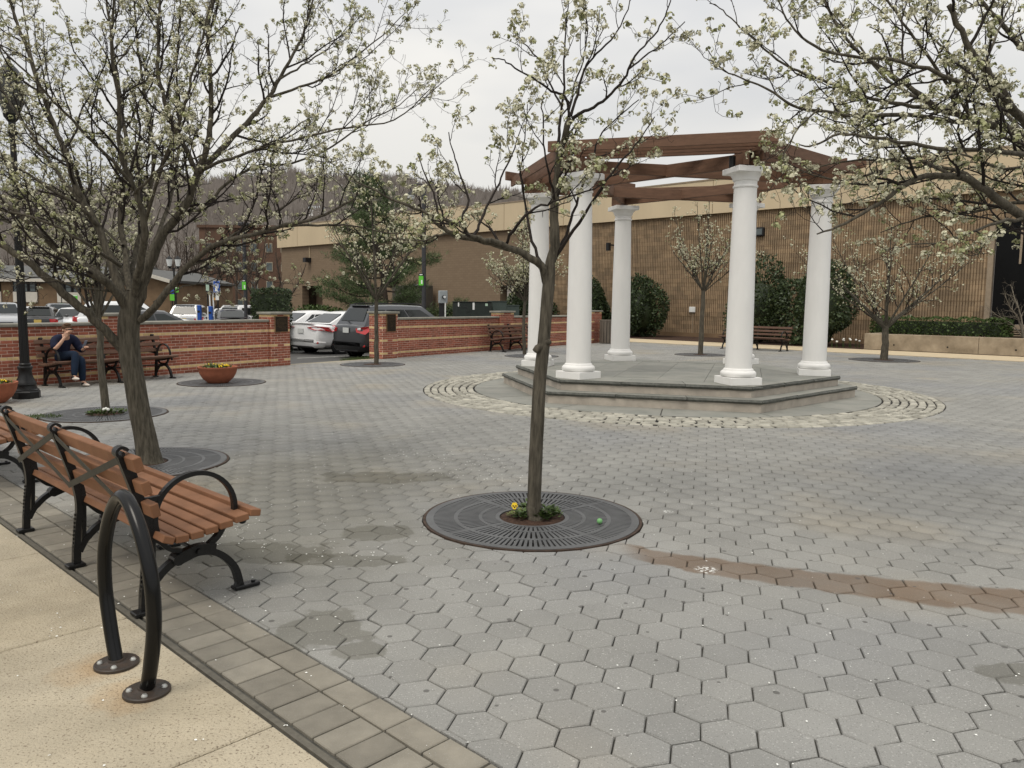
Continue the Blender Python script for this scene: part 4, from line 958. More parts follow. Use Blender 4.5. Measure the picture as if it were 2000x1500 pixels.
def blossoms(name,pos,size,parent,rs,T=BT,budf=.25):
    pos=np.asarray(pos); size=np.asarray(size); VV=[];F5=[];F4=[];M5=[];off=0; which=rs.randint(0,len(T),len(pos))
    for k,(V,f5,l4) in enumerate(T):
        idx=np.where(which==k)[0]; m=len(idx)
        if not m: continue
        a=rs.uniform(0,2*PI,m); ti=rs.normal(0,.5,m); ca,sa,ct,st=np.cos(a),np.sin(a),np.cos(ti),np.sin(ti)
        Rz=np.zeros((m,3,3)); Rz[:,0,0]=ca; Rz[:,0,1]=-sa*ct; Rz[:,0,2]=sa*st; Rz[:,1,0]=sa; Rz[:,1,1]=ca*ct; Rz[:,1,2]=-ca*st; Rz[:,2,1]=st; Rz[:,2,2]=ct
        W=np.einsum('mij,vj->mvi',Rz,V)*size[idx][:,None,None]+pos[idx][:,None,:]; nv=len(V)
        VV.append(W.reshape(-1,3)); b=(np.arange(m)*nv+off)[:,None,None]
        F5.append((f5[None]+b).reshape(-1,5)); F4.append((l4[None]+b).reshape(-1,4)); M5.append(np.repeat((rs.rand(m)<budf).astype(int),len(f5))); off+=m*nv
    F5=np.vstack(F5);F4=np.vstack(F4); mi=np.concatenate([np.concatenate(M5),np.full(len(F4),2)])
    me=np_mesh(name,np.vstack(VV),[F5,F4],[M['petal'],M['petal2'],M['leaf']],mi)
    return link(name,me,parent,kind='stuff')
class Tree:
    def __init__(s,seed): s.rs=np.random.RandomState(int(seed)); s.wood={}; s.twig={}; s.tips=[]; s.sz=[]
    def put(s,store,P,Rr,n): store.setdefault((len(P),n),[]).append((P,Rr))
    def limb(s,P,r0,r1,k=4,n=9,cfg=None,skip=.18,knob=.05,wood=True):
        P=catmull(P,k); m=len(P); t=np.linspace(0,1,m); Rr=r0+(r1-r0)*t**.85
        P=P+s.rs.normal(0,1,P.shape)*(np.minimum(Rr,.035)*.10+.003)[:,None]*(np.arange(m)>0)[:,None]; Rr=Rr*(1+s.rs.normal(0,knob*.6,m))
        s.put(s.wood if wood else s.twig,P,Rr,n)
        if cfg: s.grow(P,Rr,0,cfg,skip)
        return P
    def shoot(s,p,d,l,r,nseg,up,wig):
        P=[p]; 
        for q in range(nseg):
            d=unit(d+s.rs.normal(0,wig,3)+np.array([0,0,up])); P.append(P[-1]+d*l/nseg)
        return np.array(P),np.linspace(r,max(r*.35,.0016),nseg+1)
    def grow(s,P,Rr,lev,cfg,skip=0.):
        rs=s.rs; seg=np.linalg.norm(np.diff(P,axis=0),axis=1); cum=np.concatenate([[0],np.cumsum(seg)]); Ltot=cum[-1]
        c=cfg[lev]; x=skip*Ltot+rs.uniform(.2,1)*c['gap']
        while x<Ltot:
            i=min(np.searchsorted(cum,x)-1,len(P)-2); i=max(i,0); u=(x-cum[i])/(seg[i]+1e-9); p=P[i]*(1-u)+P[i+1]*u; t=unit(P[i+1]-P[i]); f=x/Ltot
            d=unit(t*math.cos(c['ang'])+perp(t,rs)*math.sin(c['ang'])+np.array([0,0,c['up0']]))
            l=rs.uniform(*c['len'])*(1-.45*f); rad=min(Rr[i]*.62,c['r'])
            if c.get('spur'):
                Q,q=s.shoot(p,d,l,rad,3,.14,.5); s.put(s.twig,Q,q,3)
                if rs.rand()<c['bl']: s.tips.append(Q[-1]+unit(Q[-1]-Q[-2])*.008); s.sz.append(rs.uniform(.7,1.25)*c['bs'])
            else:
                Q,q=s.shoot(p,d,l,rad,c['seg'],c['up'],c['wig']); s.put(s.twig,Q,q,c.get('n',4))
                for nl in c['next']: s.grow(Q,q,nl,cfg,.12)
                s.tips.append(Q[-1]); s.sz.append(rs.uniform(.8,1.3)*c['bs'])
            x+=rs.uniform(.5,1.5)*c['gap']
    def build(s,root,T=BT,bud=.25,bark='bark'):
        link('trunk',tubes_mesh('trunk',s.wood,M[bark]),root)
        if s.twig: link('branches',tubes_mesh('branches',s.twig,M['twig']),root,kind='stuff')
        if s.tips: blossoms('blossom',s.tips,s.sz,root,s.rs,T,bud)
def cfg(scale=1.,bs=1.,dens=1.,L0=(.35,.95),up=.10,bl=.72):
    return {0:dict(gap=.20/dens,ang=R(46),up0=.12,len=L0,r=.012*scale,seg=7,up=up,wig=.16,n=5,bs=bs,next=(1,2)),
            1:dict(gap=.115/dens,ang=R(50),up0=.1,len=(.12*scale,.42*scale),r=.0064*scale,seg=5,up=.11,wig=.34,n=3,bs=bs,next=(2,)),
            2:dict(gap=.066/dens,ang=R(62),up0=.15,len=(.03*scale,.11*scale),r=.0042*scale,spur=True,bl=bl,bs=bs),
            3:dict(gap=.15/dens,ang=R(60),up0=.2,len=(.03,.10),r=.004,spur=True,bl=.6,bs=bs)}
def W(pts,Y0): # (pixel x, pixel y, depth offset) in the photograph -> metres
    return [np.array(at(p[0],p[1],Y0+(p[2] if len(p)>2 else 0))) for p in pts]
GP_='flowering pear trees around the plaza'
def tree_root(label,base): return thing('flowering_pear_tree',label,'tree',(0,0,0),0,GP_)

# --- the slender tree in the foreground
T=Tree(21); Y0=5.70; c=cfg(.9,1.25,1.0,(.2,.6),.1,.66); r_=tree_root('slender young pear tree in the foreground with one long limb to the left',CT)
tr=W([(1042,1026),(1043,985),(1046,900),(1050,820),(1054,745),(1060,690),(1066,620),(1072,548)],Y0)
t2=catmull(tr,4); T.put(T.wood,t2,np.linspace(.053,.043,len(t2))*(1+T.rs.normal(0,.012,len(t2))),16)
kn=at(1061,673,Y0); T.limb([np.array(kn)+np.array([-.05,-.02,-.045]),np.array(kn)+np.array([.0,-.02,0]),np.array(kn)+np.array([.045,-.02,.03])],.03,.024,3,10)
T.limb(W([(1050,1033,-.03),(1044,1010),(1043,985)],Y0),.066,.05,3,12)
T.limb(W([(1072,552),(1080,480),(1084,405),(1088,340),(1096,285),(1114,230,-.05)],Y0),.040,.020,4,10,c,.35)
T.limb(W([(1070,560),(1055,517,-.05),(1012,491,-.1),(960,474,-.15),(905,463,-.2),(868,448,-.22),(838,420,-.25),(815,400,-.3)],Y0),.033,.008,4,9,c,.3)
T.limb(W([(1010,491,-.1),(968,474,-.18),(925,463,-.25),(895,440,-.3),(840,418,-.35),(780,395,-.4),(720,366,-.45),(676,340,-.5)],Y0),.022,.004,4,8,c,.2)
T.limb(W([(900,462,-.2),(860,459,-.1),(820,470,0),(760,464,.05)],Y0),.012,.003,4,6,c,.2)
for pts,r0 in (
 ([(925,462,-.2),(940,430,-.1),(962,380),(985,335,.05),(1005,290,.1),(1020,240,.12)],.012),
 ([(862,440,-.25),(850,390,-.2),(830,340,-.15),(815,300,-.1)],.010),
 ([(895,440,-.3),(915,395,-.2),(900,345,-.15),(885,300,-.1),(876,258,-.1)],.010),
 ([(985,482,-.1),(1010,440,-.25),(1045,405,-.3),(1095,390,-.3),(1160,368,-.25),(1215,330,-.2)],.013),
 ([(1060,530),(1040,470,.1),(1025,400,.2),(1018,340,.25),(1022,290,.25),(1030,205,.3)],.014),
 ([(1082,510),(1105,460,.1),(1125,400,.15),(1150,330,.2),(1170,270,.25),(1200,235,.25),(1248,195,.3)],.015),
 ([(1085,500),(1120,450,-.1),(1165,385,-.2),(1205,325,-.25),(1240,285,-.3),(1278,228,-.35)],.014),
 ([(1086,400),(1072,340,-.15),(1062,280,-.2),(1060,220,-.2),(1058,185,-.2)],.010),
 ([(1092,310),(1092,250,.1),(1100,190,.12),(1102,120,.12),(1106,50,.12),(1112,-20,.12)],.014),
 ([(1114,228,-.05),(1105,190,-.05),(1078,178,-.08),(1045,155,-.1),(1012,138,-.12),(985,118,-.15),(964,113,-.15)],.011),
 ([(1115,226,-.05),(1128,185),(1140,140,.05),(1165,105,.05),(1200,70,.05),(1222,30,.05),(1234,-10,.05)],.012),
 ([(1117,232,-.05),(1150,212,-.1),(1185,190,-.15),(1218,155,-.2),(1240,110,-.25),(1275,70,-.25),(1300,30,-.3),(1312,-5,-.3)],.013),
 ([(1228,135,-.2),(1265,105,-.1),(1300,80,-.05),(1338,42)],.007),
 ([(1096,205,.12),(1075,165,.25),(1055,120,.3),(1030,90,.35),(1012,70,.35)],.008),
 ([(1110,228),(1118,180,.1),(1138,120,.2),(1148,60,.25),(1140,15,.25)],.008)):
    T.limb(W(pts,Y0),r0,.0035,4,6,c,.22,wood=False)
T.build(r_)

# --- the big spreading tree on the left
T=Tree(4); Y0=7.62; c=cfg(1.1,1.05,1.22,(.35,1.3),.10,.36); r_=tree_root('large spreading pear tree with a thick leaning trunk behind the brown bench',None)
t1=catmull(W([(293,915),(289,885),(283,850),(272,800),(262,740),(253,690),(251,640),(256,600),(262,570)],Y0),4); T.put(T.wood,t1,np.interp(np.linspace(0,1,len(t1)),[0,.06,.14,.3,.5,.62,.8,1],[.160,.128,.110,.099,.095,.098,.10,.07]),20)
big=[([(250,692),(215,655,-.1),(170,612,-.2),(110,560,-.3),(50,508,-.4),(0,478,-.45),(-60,462,-.5)],.070,.04),
 ([(254,612),(225,570,-.15),(190,540,-.3),(140,508,-.4),(85,462,-.5),(30,412,-.55),(-50,352,-.6)],.062,.026),
 ([(250,600),(225,535,.1),(205,475,.15),(175,410,.2),(150,370,.2),(130,310,.2),(105,240,.2),(70,150,.2),(40,60,.2),(10,-30,.2)],.062,.018),
 ([(256,590),(245,500,.3),(235,400,.5),(250,310,.6),(240,220,.7),(225,120,.8),(205,-20,.9)],.048,.018),
 ([(262,590),(275,500,-.2),(282,440,-.3),(268,380,-.35),(255,355,-.4),(235,290,-.45),(232,200,-.5),(218,100,-.55),(222,-20,-.6)],.055,.015),
 ([(266,595),(292,520),(320,455),(362,405),(385,340),(405,285),(412,220),(410,130),(405,60),(425,-30)],.072,.020),
 ([(385,340),(368,300,-.05),(335,235,-.1),(312,160,-.15),(310,80,-.15),(312,-30,-.2)],.036,.018),
 ([(388,335),(430,295,.1),(480,240,.2),(525,190,.3),(555,135,.35),(590,70,.4),(615,-10,.4)],.044,.014),
 ([(545,155,.3),(590,128,.4),(640,95,.5),(690,40,.6)],.016,.006),
 ([(525,190,.3),(585,170,.2),(640,150,.1),(690,115,0),(745,70,0),(795,22,0)],.020,.005),
 ([(272,625),(310,590,-.1),(345,545,-.15),(380,505,-.2),(430,475,-.3),(500,455,-.4),(560,440,-.5),(620,425,-.6),(690,390,-.7)],.052,.016),
 ([(545,442,-.5),(620,440,-.4),(690,442,-.3),(760,455,-.2),(850,462,-.1)],.019,.005),
 ([(430,475,-.3),(490,440,-.2),(560,400,-.1),(610,365,0),(650,310,0)],.018,.005),
 ([(352,415),(400,405,.3),(440,360,.4),(500,325,.5),(570,320,.55),(650,285,.6),(720,235,.7),(780,205,.75),(822,165,.8)],.026,.006),
 ([(400,330),(450,310,-.3),(520,285,-.4),(590,270,-.5),(680,248,-.6),(770,235,-.7),(842,172,-.8)],.024,.006),
 ([(190,440,.15),(150,400,0),(100,370,-.1),(40,330,-.2),(-40,290,-.3)],.028,.012),
 ([(160,395,.2),(110,335,.3),(60,260,.4),(20,200,.45),(-30,120,.5)],.026,.012),
 ([(285,430,-.3),(315,330,-.6),(350,240,-.8),(375,150,-.9),(400,50,-1),(420,-30,-1)],.022,.010),
 ([(255,355,-.4),(205,300,-.6),(140,235,-.8),(70,160,-1),(0,90,-1.1)],.024,.010),
 ([(262,590),(262,500,.5),(290,400,.8),(300,300,1.0),(285,200,1.1),(270,100,1.2),(262,-20,1.2)],.040,.014),
 ([(258,600),(210,545,.5),(140,500,.8),(60,450,1.0),(-30,420,1.1)],.04,.014),
 ([(240,480,.3),(180,430,.8),(110,400,1.0),(30,385,1.1)],.02,.007),
 ([(225,130,.8),(260,80,.9),(290,20,.9)],.014,.006),
 ([(262,380,-.35),(300,340,-.7),(330,320,-.9),(400,300,-1.0),(450,240,-1.1)],.018,.006),
 ([(365,520,-.2),(410,512,.1),(450,535,.2),(420,550,.3),(470,560,.4)],.013,.004),
 ([(250,560,.2),(200,500,.6),(130,440,.9),(60,400,1.2),(-40,370,1.4)],.030,.010),
 ([(245,540,.2),(190,450,.9),(150,340,1.3),(100,230,1.6),(60,100,1.8),(40,-20,1.9)],.034,.010),
 ([(235,520,-.1),(160,470,-.6),(80,430,-.8),(0,410,-.9),(-50,405,-1)],.024,.008),
 ([(280,520,.3),(330,400,1.0),(350,270,1.4),(345,130,1.7),(355,-20,1.9)],.034,.010),
 ([(225,570,-.1),(150,560,-.5),(80,540,-.7),(20,560,-.8)],.016,.006),
 ([(300,590,-.1),(360,560,.2),(420,545,.4),(470,500,.5)],.012,.004)]
for pts,a,b in big: T.limb(W(pts,Y0),a*.74,b*.6,4,9,c,.22)
T.build(r_)

# --- the tree whose limbs come in from the right edge
T=Tree(9); Y0=5.6; c=cfg(1.0,1.12,1.12,(.25,.95),.05,.56); r_=tree_root('pear tree whose blossoming limbs reach in from the right edge',None)
T.limb([np.array([5.05,5.5,0]),np.array([4.95,5.5,.7]),np.array([4.8,5.5,1.5]),np.array([4.7,5.5,2.0])],.13,.085,4,12)
HB=(2290,560,-.1)
big=[([HB,(2120,490,-.2),(2000,425,-.3),(1925,372,-.35),(1863,345,-.4),(1790,350,-.5),(1720,395,-.6),(1650,435,-.65),(1597,457,-.7)],.055,.006),
 ([HB,(2130,360,.1),(2000,265,.2),(1905,236,.25),(1832,212,.3),(1772,165,.35),(1700,120,.4),(1640,60,.45),(1600,-20,.5)],.055,.008),
 ([HB,(2080,330,-.2),(1997,236,-.3),(1951,169,-.35),(1919,130,-.4),(1886,78,-.4),(1850,10,-.4)],.050,.02),
 ([(1832,214,.3),(1740,201,.2),(1668,183,.1),(1620,162,0),(1561,140,0),(1506,107,0),(1457,65,0),(1421,28,0),(1387,5,0)],.020,.004),
 ([(1905,240,.25),(1772,226,-.1),(1675,226,-.2),(1594,214,-.25),(1545,205,-.3),(1503,175,-.3),(1457,156,-.3),(1412,136,-.3),(1380,95,-.3)],.021,.004),
 ([(2060,310,0),(1990,300,-.4),(1902,293,-.6),(1805,286,-.7),(1707,268,-.75),(1640,262,-.75),(1590,285,-.8),(1560,283,-.8)],.024,.005),
 ([HB,(2130,190,.5),(2060,120,.6),(1997,90,.7),(1951,40,.7),(1900,-20,.7)],.045,.018),
 ([(1997,236,-.3),(1951,185,-.5),(1837,147,-.65),(1740,116,-.7),(1642,107,-.75),(1577,80,-.8),(1535,35,-.8),(1519,-10,-.8)],.022,.005),
 ([(1832,212,.3),(1740,160,.7),(1680,95,.9),(1640,40,1.0),(1580,-10,1.0)],.018,.006),
 ([HB,(2100,430,.4),(2000,395,.6),(1902,415,.7),(1800,425,.8),(1720,455,.8)],.030,.005),
 ([(1960,395,-.3),(1860,330,.1),(1740,330,.2),(1650,352,.25),(1570,335,.3),(1510,300,.3)],.019,.004),
 ([(2000,425,-.3),(1930,440,-.5),(1850,470,-.6),(1770,480,-.65)],.017,.004),
 ([(1863,345,-.4),(1790,310,-.2),(1700,312,-.1),(1620,320,0),(1548,345,.1)],.015,.004),
 ([(1905,236,.25),(1850,160,.1),(1790,80,0),(1740,10,0),(1720,-30,0)],.018,.008),
 ([(2060,310,0),(1960,330,.7),(1870,300,.9),(1780,320,1.0),(1690,300,1.1)],.018,.005),
 ([(1919,130,-.4),(1950,60,-.2),(1975,0,0)],.014,.006),
 ([(2000,265,.2),(1930,180,.7),(1850,100,1.0),(1790,40,1.1),(1770,-20,1.1)],.018,.006),
 ([(1600,213,-.25),(1560,250,-.4),(1530,310,-.45),(1560,350,-.5),(1600,420,-.55)],.009,.003)]
for pts,a,b in big: T.limb(W(pts,Y0),a*.78,b*.75,4,8,c,.22)
T.limb([np.array([4.75,5.5,1.75]),np.array([4.72,5.55,2.4]),np.array([4.85,5.7,3.4]),np.array([4.8,5.8,4.9])],.09,.02,4,8,c,.3)
T.limb([np.array([4.72,5.5,1.9]),np.array([5.3,5.4,2.6]),np.array([6.1,5.3,3.5])],.06,.015,4,8,c,.3)
T.build(r_)

# --- trees further off
def fan_tree(label,base,trunk,limbs,seed,sc,dens,bs,L0,Tm=BTs,bud=.2,rt=None):
    T=Tree(seed); c=cfg(sc,bs,dens,L0,.12); c[0]['n']=4; r_=tree_root(label,base); b=np.array(base); rt=rt or .06
    top=b+np.array(trunk); T.limb([b,b+np.array(trunk)*.5+T.rs.normal(0,.02,3),top],rt,rt*.75,4,9)
    for (dx,dy,dz,r0) in limbs:
        e=top+np.array([dx,dy,dz]); m1=top+np.array([dx*.45,dy*.45,dz*.38]); m2=top+np.array([dx*.8,dy*.8,dz*.72]); T.limb([top-np.array(trunk)*.08,m1,m2,e],r0,.006,4,6,c,.15)
    T.build(r_,Tm,bud); return r_
def ring_limbs(n,rad,h0,h1,r0,seed,up=.5):
    rg=random.Random(seed); out=[(rg.gauss(0,.1),rg.gauss(0,.1),h1,r0)]
    for k in range(n):
        a=2*PI*(k+rg.random()*.6)/n; q=rg.uniform(.6,1); out.append((rad*q*math.cos(a),rad*q*math.sin(a),rg.uniform(h0,h1)*(1.15-.35*q),r0*rg.uniform(.6,1)))
    return out
b=grates[2][0]; fan_tree('thin young pear tree rising beside the big spreading trunk, near the street lamp',(b.x+.02,b.y,0),(-.08,.05,1.42),[(-.12,.1,2.3,.035),(.1,.05,2.2,.03),(-.5,.3,1.9,.02),(.45,-.2,1.8,.02),(-.9,-.2,1.5,.018),(.8,.3,1.5,.018),(.1,.8,1.7,.018),(-.2,-.8,1.7,.018)],31,1.,.9,1.2,(.3,.9),BT,rt=.055)
b=grates[4][0]; fan_tree('pear tree at the wall opening, with the pine rising behind it',(b.x+.07,b.y+.1,0),(.02,0,1.75),ring_limbs(9,1.6,1.6,3.3,.035,5),32,1.3,.62,1.15,(.4,1.0),rt=.062)
b=grates[6][0]; fan_tree('small pear tree standing between the two right front columns, behind the pavilion',(b.x,b.y,0),(.03,0,2.15),ring_limbs(11,1.5,1.3,2.9,.03,6),33,1.3,.75,1.1,(.35,.9),rt=.085)
b=grates[7][0]; fan_tree('wide low-forked pear tree right of the pavilion, in front of the low concrete wall',(b.x,b.y,0),(.0,0,1.05),[(-1.75,-.4,1.5,.07),(1.9,.3,1.7,.07),(.05,.1,2.9,.06),(-2.6,.4,2.1,.03),(-.7,1.2,2.4,.035),(.8,-1.1,2.6,.035),(-.6,-1.4,2.3,.03),(2.5,-.3,2.3,.03),(-1.5,.8,2.9,.025)],34,1.5,.70,1.15,(.5,1.2),rt=.115)
b=grates[5][0]; fan_tree('densely blossoming pear tree behind the slender trunk and the leftmost column',(b.x-.2,b.y+.6,0),(0,0,1.75),ring_limbs(10,1.15,.8,2.3,.03,8,)+[(-.9,0,.5,.02),(.8,.2,.5,.02),(-1.1,-.3,.9,.02)],35,1.3,1.1,1.3,(.35,.8),rt=.06)

# ================================================================ BUSHES, HEDGES
def leaf_cloud(name,shape_fn,n,lf,material,parent,seed,fill=.25):
    rs=np.random.RandomState(seed); P,Nr=shape_fn(rs,n); 
    d=rs.normal(size=(n,3))*.7+Nr; d/=np.linalg.norm(d,axis=1,keepdims=True); s=np.cross(d,rs.normal(size=(n,3))); s/=np.linalg.norm(s,axis=1,keepdims=True)+1e-9
    l=lf*rs.uniform(.6,1.3,n)[:,None]; V=np.stack([P-d*l*.5,P+s*l*.32,P+d*l*.5,P-s*l*.32],1).reshape(-1,3); F=np.arange(4*n).reshape(-1,4)
    me=np_mesh(name,V,F,material,tone=rs.uniform(0,1,n)); return link(name,me,parent,kind='stuff')
def lumpy(rx,ry,rz,cz,amp=.16,seed=0,zmin=.03):
    rg=np.random.RandomState(seed+100); K=[(rg.normal(size=3)*2.6,rg.uniform(0,6.3)) for _ in range(6)]
    def f(rs,n):
        u=rs.normal(size=(n,3)); u/=np.linalg.norm(u,axis=1,keepdims=True); k=sum(np.sin(u@a+b) for a,b in K)/6
        q=(1-.30*np.abs(rs.normal(0,.55,n)))*(1+amp*k*1.6); P=u*q[:,None]*np.array([rx,ry,rz])+np.array([0,0,cz]); P[:,2]=np.maximum(P[:,2],zmin+rs.uniform(0,.1,n)); return P,u
    return f
def boxy(lx,ly,h,amp=.05,z0=.03):
    def f(rs,n):
        u=rs.uniform(-1,1,(n,3)); ax=rs.choice(3,n,p=[.2,.45,.35]); sg=np.sign(u[np.arange(n),ax]); u[np.arange(n),ax]=sg*(1-.12*np.abs(rs.normal(0,.6,n)))
        Nr=np.zeros((n,3)); Nr[np.arange(n),ax]=sg; k=np.sin(u[:,0]*lx*3.1+1)*.5+np.sin(u[:,0]*lx*7+u[:,1]*3)*.5
        P=u*np.array([lx/2,ly/2,h/2])+np.array([0,0,h/2+z0]); P[:,2]+=k*amp*(P[:,2]/h); P[:,1]+=k*amp*.6; return P,Nr+np.array([0,0,.3])
    return f
GEV='big evergreen bushes along the ribbed building'
for k,(a,n_,rx,ry,h,lab) in enumerate(((25.6,32.4,1.35,1.2,2.75,'evergreen bush left of the rear white column, rising behind the brick wall end'),(22.0,31.6,1.25,1.15,2.85,'rounded evergreen bush right of the rear white column'),(15.6,31.0,1.5,1.25,3.15,'evergreen bush behind the empty bench, left half, behind the front right column'),(13.2,31.1,1.55,1.3,3.3,'tallest evergreen bush, directly behind the right end of the empty bench'),(30.4,32.8,1.3,1.1,2.5,'evergreen bush farthest left, just right of the utility boxes'))):
    p=AN(a,n_,.03); t=thing('evergreen_bush',lab,'bush',p,rng.random()*6,GEV); leaf_cloud('foliage',lumpy(rx,ry,h*.53,h*.47,.34,k),7500,.13,M['evergreen'],t,k)
    mb=MB(); mb.ball((0,0,h*.44),1,14,0,(rx*.66,ry*.66,h*.36)); mb.build('inner_branches',M['evergreen'],t,smooth=True)
t=thing('clipped_hedge','long low clipped hedge on top of the concrete planter wall','hedge',AN(9.05,32.1,.55),R(DA)); leaf_cloud('foliage',boxy(4.6,1.1,.62,.06),5200,.085,M['boxwood'],t,51)
mb=MB(); mb.box((0,0,.29),(4.2,.8,.44)); mb.build('inner_branches',M['evergreen'],t)
ph=at(531,607,27); zz=lotz(ph.x,ph.y); t=thing('clipped_hedge','dark box-shaped hedge rising above the end pier of the left wall','hedge',(ph.x,ph.y,zz),R(10)); hh=2.15
leaf_cloud('foliage',boxy(1.25,1.1,hh,.05),3800,.09,M['evergreen'],t,52); mb=MB(); mb.box((0,0,hh*.48),(1.05,.9,hh*.9)); mb.build('inner_branches',M['evergreen'],t)
pq=at(625,607,40); zz=lotz(pq.x,pq.y); t=thing('low_shrub','low spreading shrub in front of the brown building, above the white cars','shrub',(pq.x,pq.y,zz)); leaf_cloud('foliage',lumpy(1.75,1.0,.9,.85,.2,9),2600,.14,M['boxwood'],t,53)
mb=MB(); mb.ball((0,0,.7),1,12,0,(1.45,.8,.75)); mb.build('inner_branches',M['evergreen'],t,smooth=True)
pq=at(880,612,36); zz=lotz(pq.x,pq.y); t=thing('low_shrub','dark shrub between the meter post and the green utility box','shrub',(pq.x,pq.y,zz)); leaf_cloud('foliage',lumpy(.7,.6,.85,.8,.2,10),1600,.12,M['evergreen'],t,54)
# daffodils
t=thing('daffodils','white daffodils at the edge of the mulch bed, right of the big bushes','flowers',AN(11.8,30.35,.03)); mb=MB(); mb2=MB(); r2=random.Random(3)
for _ in range(9):
    x,y=r2.gauss(0,.3),r2.gauss(0,.12); h=r2.uniform(.22,.34); mb.tube([(x,y,0),(x+.01,y,h)],.006,4); mb2.ball((x+.01,y,h),.045,7,0,(1,.7,.8))
    for q in range(3): mb.tube([(x+.02*q,y,0),(x+.03*q-.03,y+.02,h*.8)],[.008,.002],4)
mb.build('stems',M['boxwood'],t,kind='stuff'); mb2.build('blooms',M['wflower'],t,kind='stuff')

# ================================================================ RIBBED BUILDING
bld=thing('long_building','long brown building with ribbed block wall and cream fascia behind the plaza','building')
NF=34.; ZT,ZR=5.86,7.42
def seg(name,a0,a1,z0,z1,m,n0=NF,n1=NF+.6,par=bld):
    mb=MB(); quadAN(mb,a0,a1,n0,n1,z0,z1); return mb.build(name,m,par)
AL=[(30.3,33.9,2.62),(53.3,56.2,2.75)]
aE=59.3
seg('wall',8.05,30.3,-.6,ZT,M['ribbed']); seg('wall',33.9,53.3,-.9,ZT,M['smoothbrick']); seg('wall',56.2,aE,-.9,ZT,M['smoothbrick'])
for a0,a1,zt in AL: seg('wall',a0,a1,zt,ZT,M['smoothbrick']); seg('recess_back',a0-.2,a1+.2,-.9,zt+.1,M['smoothbrick'],NF+1.4,NF+1.6); 
seg('door',30.5,31.7,-.4,2.1,M['bronze'],NF+1.33,NF+1.39); seg('door',53.5,54.6,-.7,1.9,M['bronze'],NF+1.33,NF+1.39)
o=seg('notice',30.6,31.0,1.0,1.55,M['signwhite'],NF+1.29,NF+1.32)
# ribs of the split block: one upright fin every 10 cm, cut by course joints
mb=MB(); a=8.1; rb=random.Random(2)
while a<30.25:
    mb_t=.5+rb.gauss(0,.16); P=[AN(a,NF-.0),AN(a+.008,NF-.045),AN(a+.064,NF-.045),AN(a+.072,NF-.0)]
    V=[(p.x,p.y,z) for z in(-.55,ZT-.002) for p in P]; mb.add(V,[(0,1,5,4),(1,2,6,5),(2,3,7,6)],0,min(1,max(0,mb_t))); a+=.1016
a=31.9
while a<33.9:
    P=[AN(a,NF+1.36),AN(a+.02,NF+1.3),AN(a+.09,NF+1.3),AN(a+.11,NF+1.36)]; mb.add([(p.x,p.y,z) for z in(-.5,2.6) for p in P],[(0,1,5,4),(1,2,6,5),(2,3,7,6)],0,rb.random()); a+=.19
mb.build('ribs',M['ribbed'],bld,kind='stuff')
# course joints
mb=MB(); z=.2
while z<ZT: mb.bar(AN(8.1,NF-.048,z),AN(30.2,NF-.048,z),.008,.012); z+=.81
mb.build('course_joint',M['mortar'] if False else M['lbrick'],bld,kind='stuff')
aw=1.0
seg('wall',aw-4,8.05,4.75,ZT,M['ribbed']); seg('wall',aw-4,8.05,-.6,.35,M['ribbed'])
seg('window_pane',aw-4,7.83,.98,4.74,M['darkglass'],NF+.10,NF+.13); seg('window_frame',7.86,8.045,.36,4.74,M['frame_tan'],NF-.05,NF+.2); seg('mullion',6.98,7.05,3.2,4.74,M['frame_tan'],NF+.05,NF+.1)
seg('window_sill',aw-4,7.85,.80,.97,M['frame_tan'],NF-.06,NF+.2)
for k in range(5): mb=MB(); mb.bar(AN(aw-4,NF+.0,.40+.085*k),AN(7.83,NF+.0,.40+.085*k),.09,.03,up=(-.3,-.3,1)); mb.build('louvre',M['frame_tan'],bld)
seg('louvre_back',aw-4,7.84,.36,.79,M['black'],NF+.1,NF+.12)
seg('fascia',aw-4.4,37.2,ZT+.004,ZR,M['cream'],NF-.22,NF+.5); seg('fascia',37.204,aE+.25,ZT+.004,ZR+.12,M['cream'],NF-.23,NF+.5)
for k in range(14): seg('fascia_joint',1.2+4.6*k,1.222+4.6*k,ZT+.03,ZR-.02,M['lbrick'],NF-.226 if 1.2+4.6*k<37 else NF-.236,NF-.1)
seg('flashing',aw-4.4,37.2,ZR-.001,ZR+.06,M['frame_tan'],NF-.25,NF+.4); seg('flashing',37.21,aE+.27,ZR+.119,ZR+.18,M['frame_tan'],NF-.26,NF+.4)
seg('roof',aw-4,aE,ZT+.02,ZR-.12,M['roofgrey'],NF+.51,NF+26)
mb=MB(); P0=AN(aE,NF,0); mb.bar(AN(aE,NF+.605,2.5),AN(aE,NF+24,2.5),.6,6.7); mb.build('wall',M['smoothbrick'],bld)
mb=MB(); mb.bar(AN(aw-3.8,NF+.605,2.5),AN(aw-3.8,NF+24,2.5),.4,6.7); mb.build('wall',M['smoothbrick'],bld)
seg('base_course',8.05,30.3,.0,.22,M['lbrick'],NF-.06,NF-.0)
t=thing('flood_light','dark flood light on a wall arm, left of the rear column','wall light',AN(25.05,NF-.035,4.6)); mb=MB(); mb.bar((0,0,0),-NN*1.0,.07,.07); mb.build('arm',M['trim'],t); mb=MB(); mb.box(-NN*1.0+Vector((0,0,-.1)),(.16,.2,.4),R(DA)); mb.build('lamp_head',M['trim'],t)
t=thing('wall_light','small dark box light on the ribbed wall beside the right front column','wall light',AN(17.25,NF-.035,4.9)); mb=MB(); mb.box((0,0,0),(.45,.3,.4),R(DA),0,.5,.03); mb.build('housing',M['trim'],t); mb=MB(); mb.box(-NN*.155,(.34,.02,.26),R(DA)); mb.build('lens',M['winglass'],t)
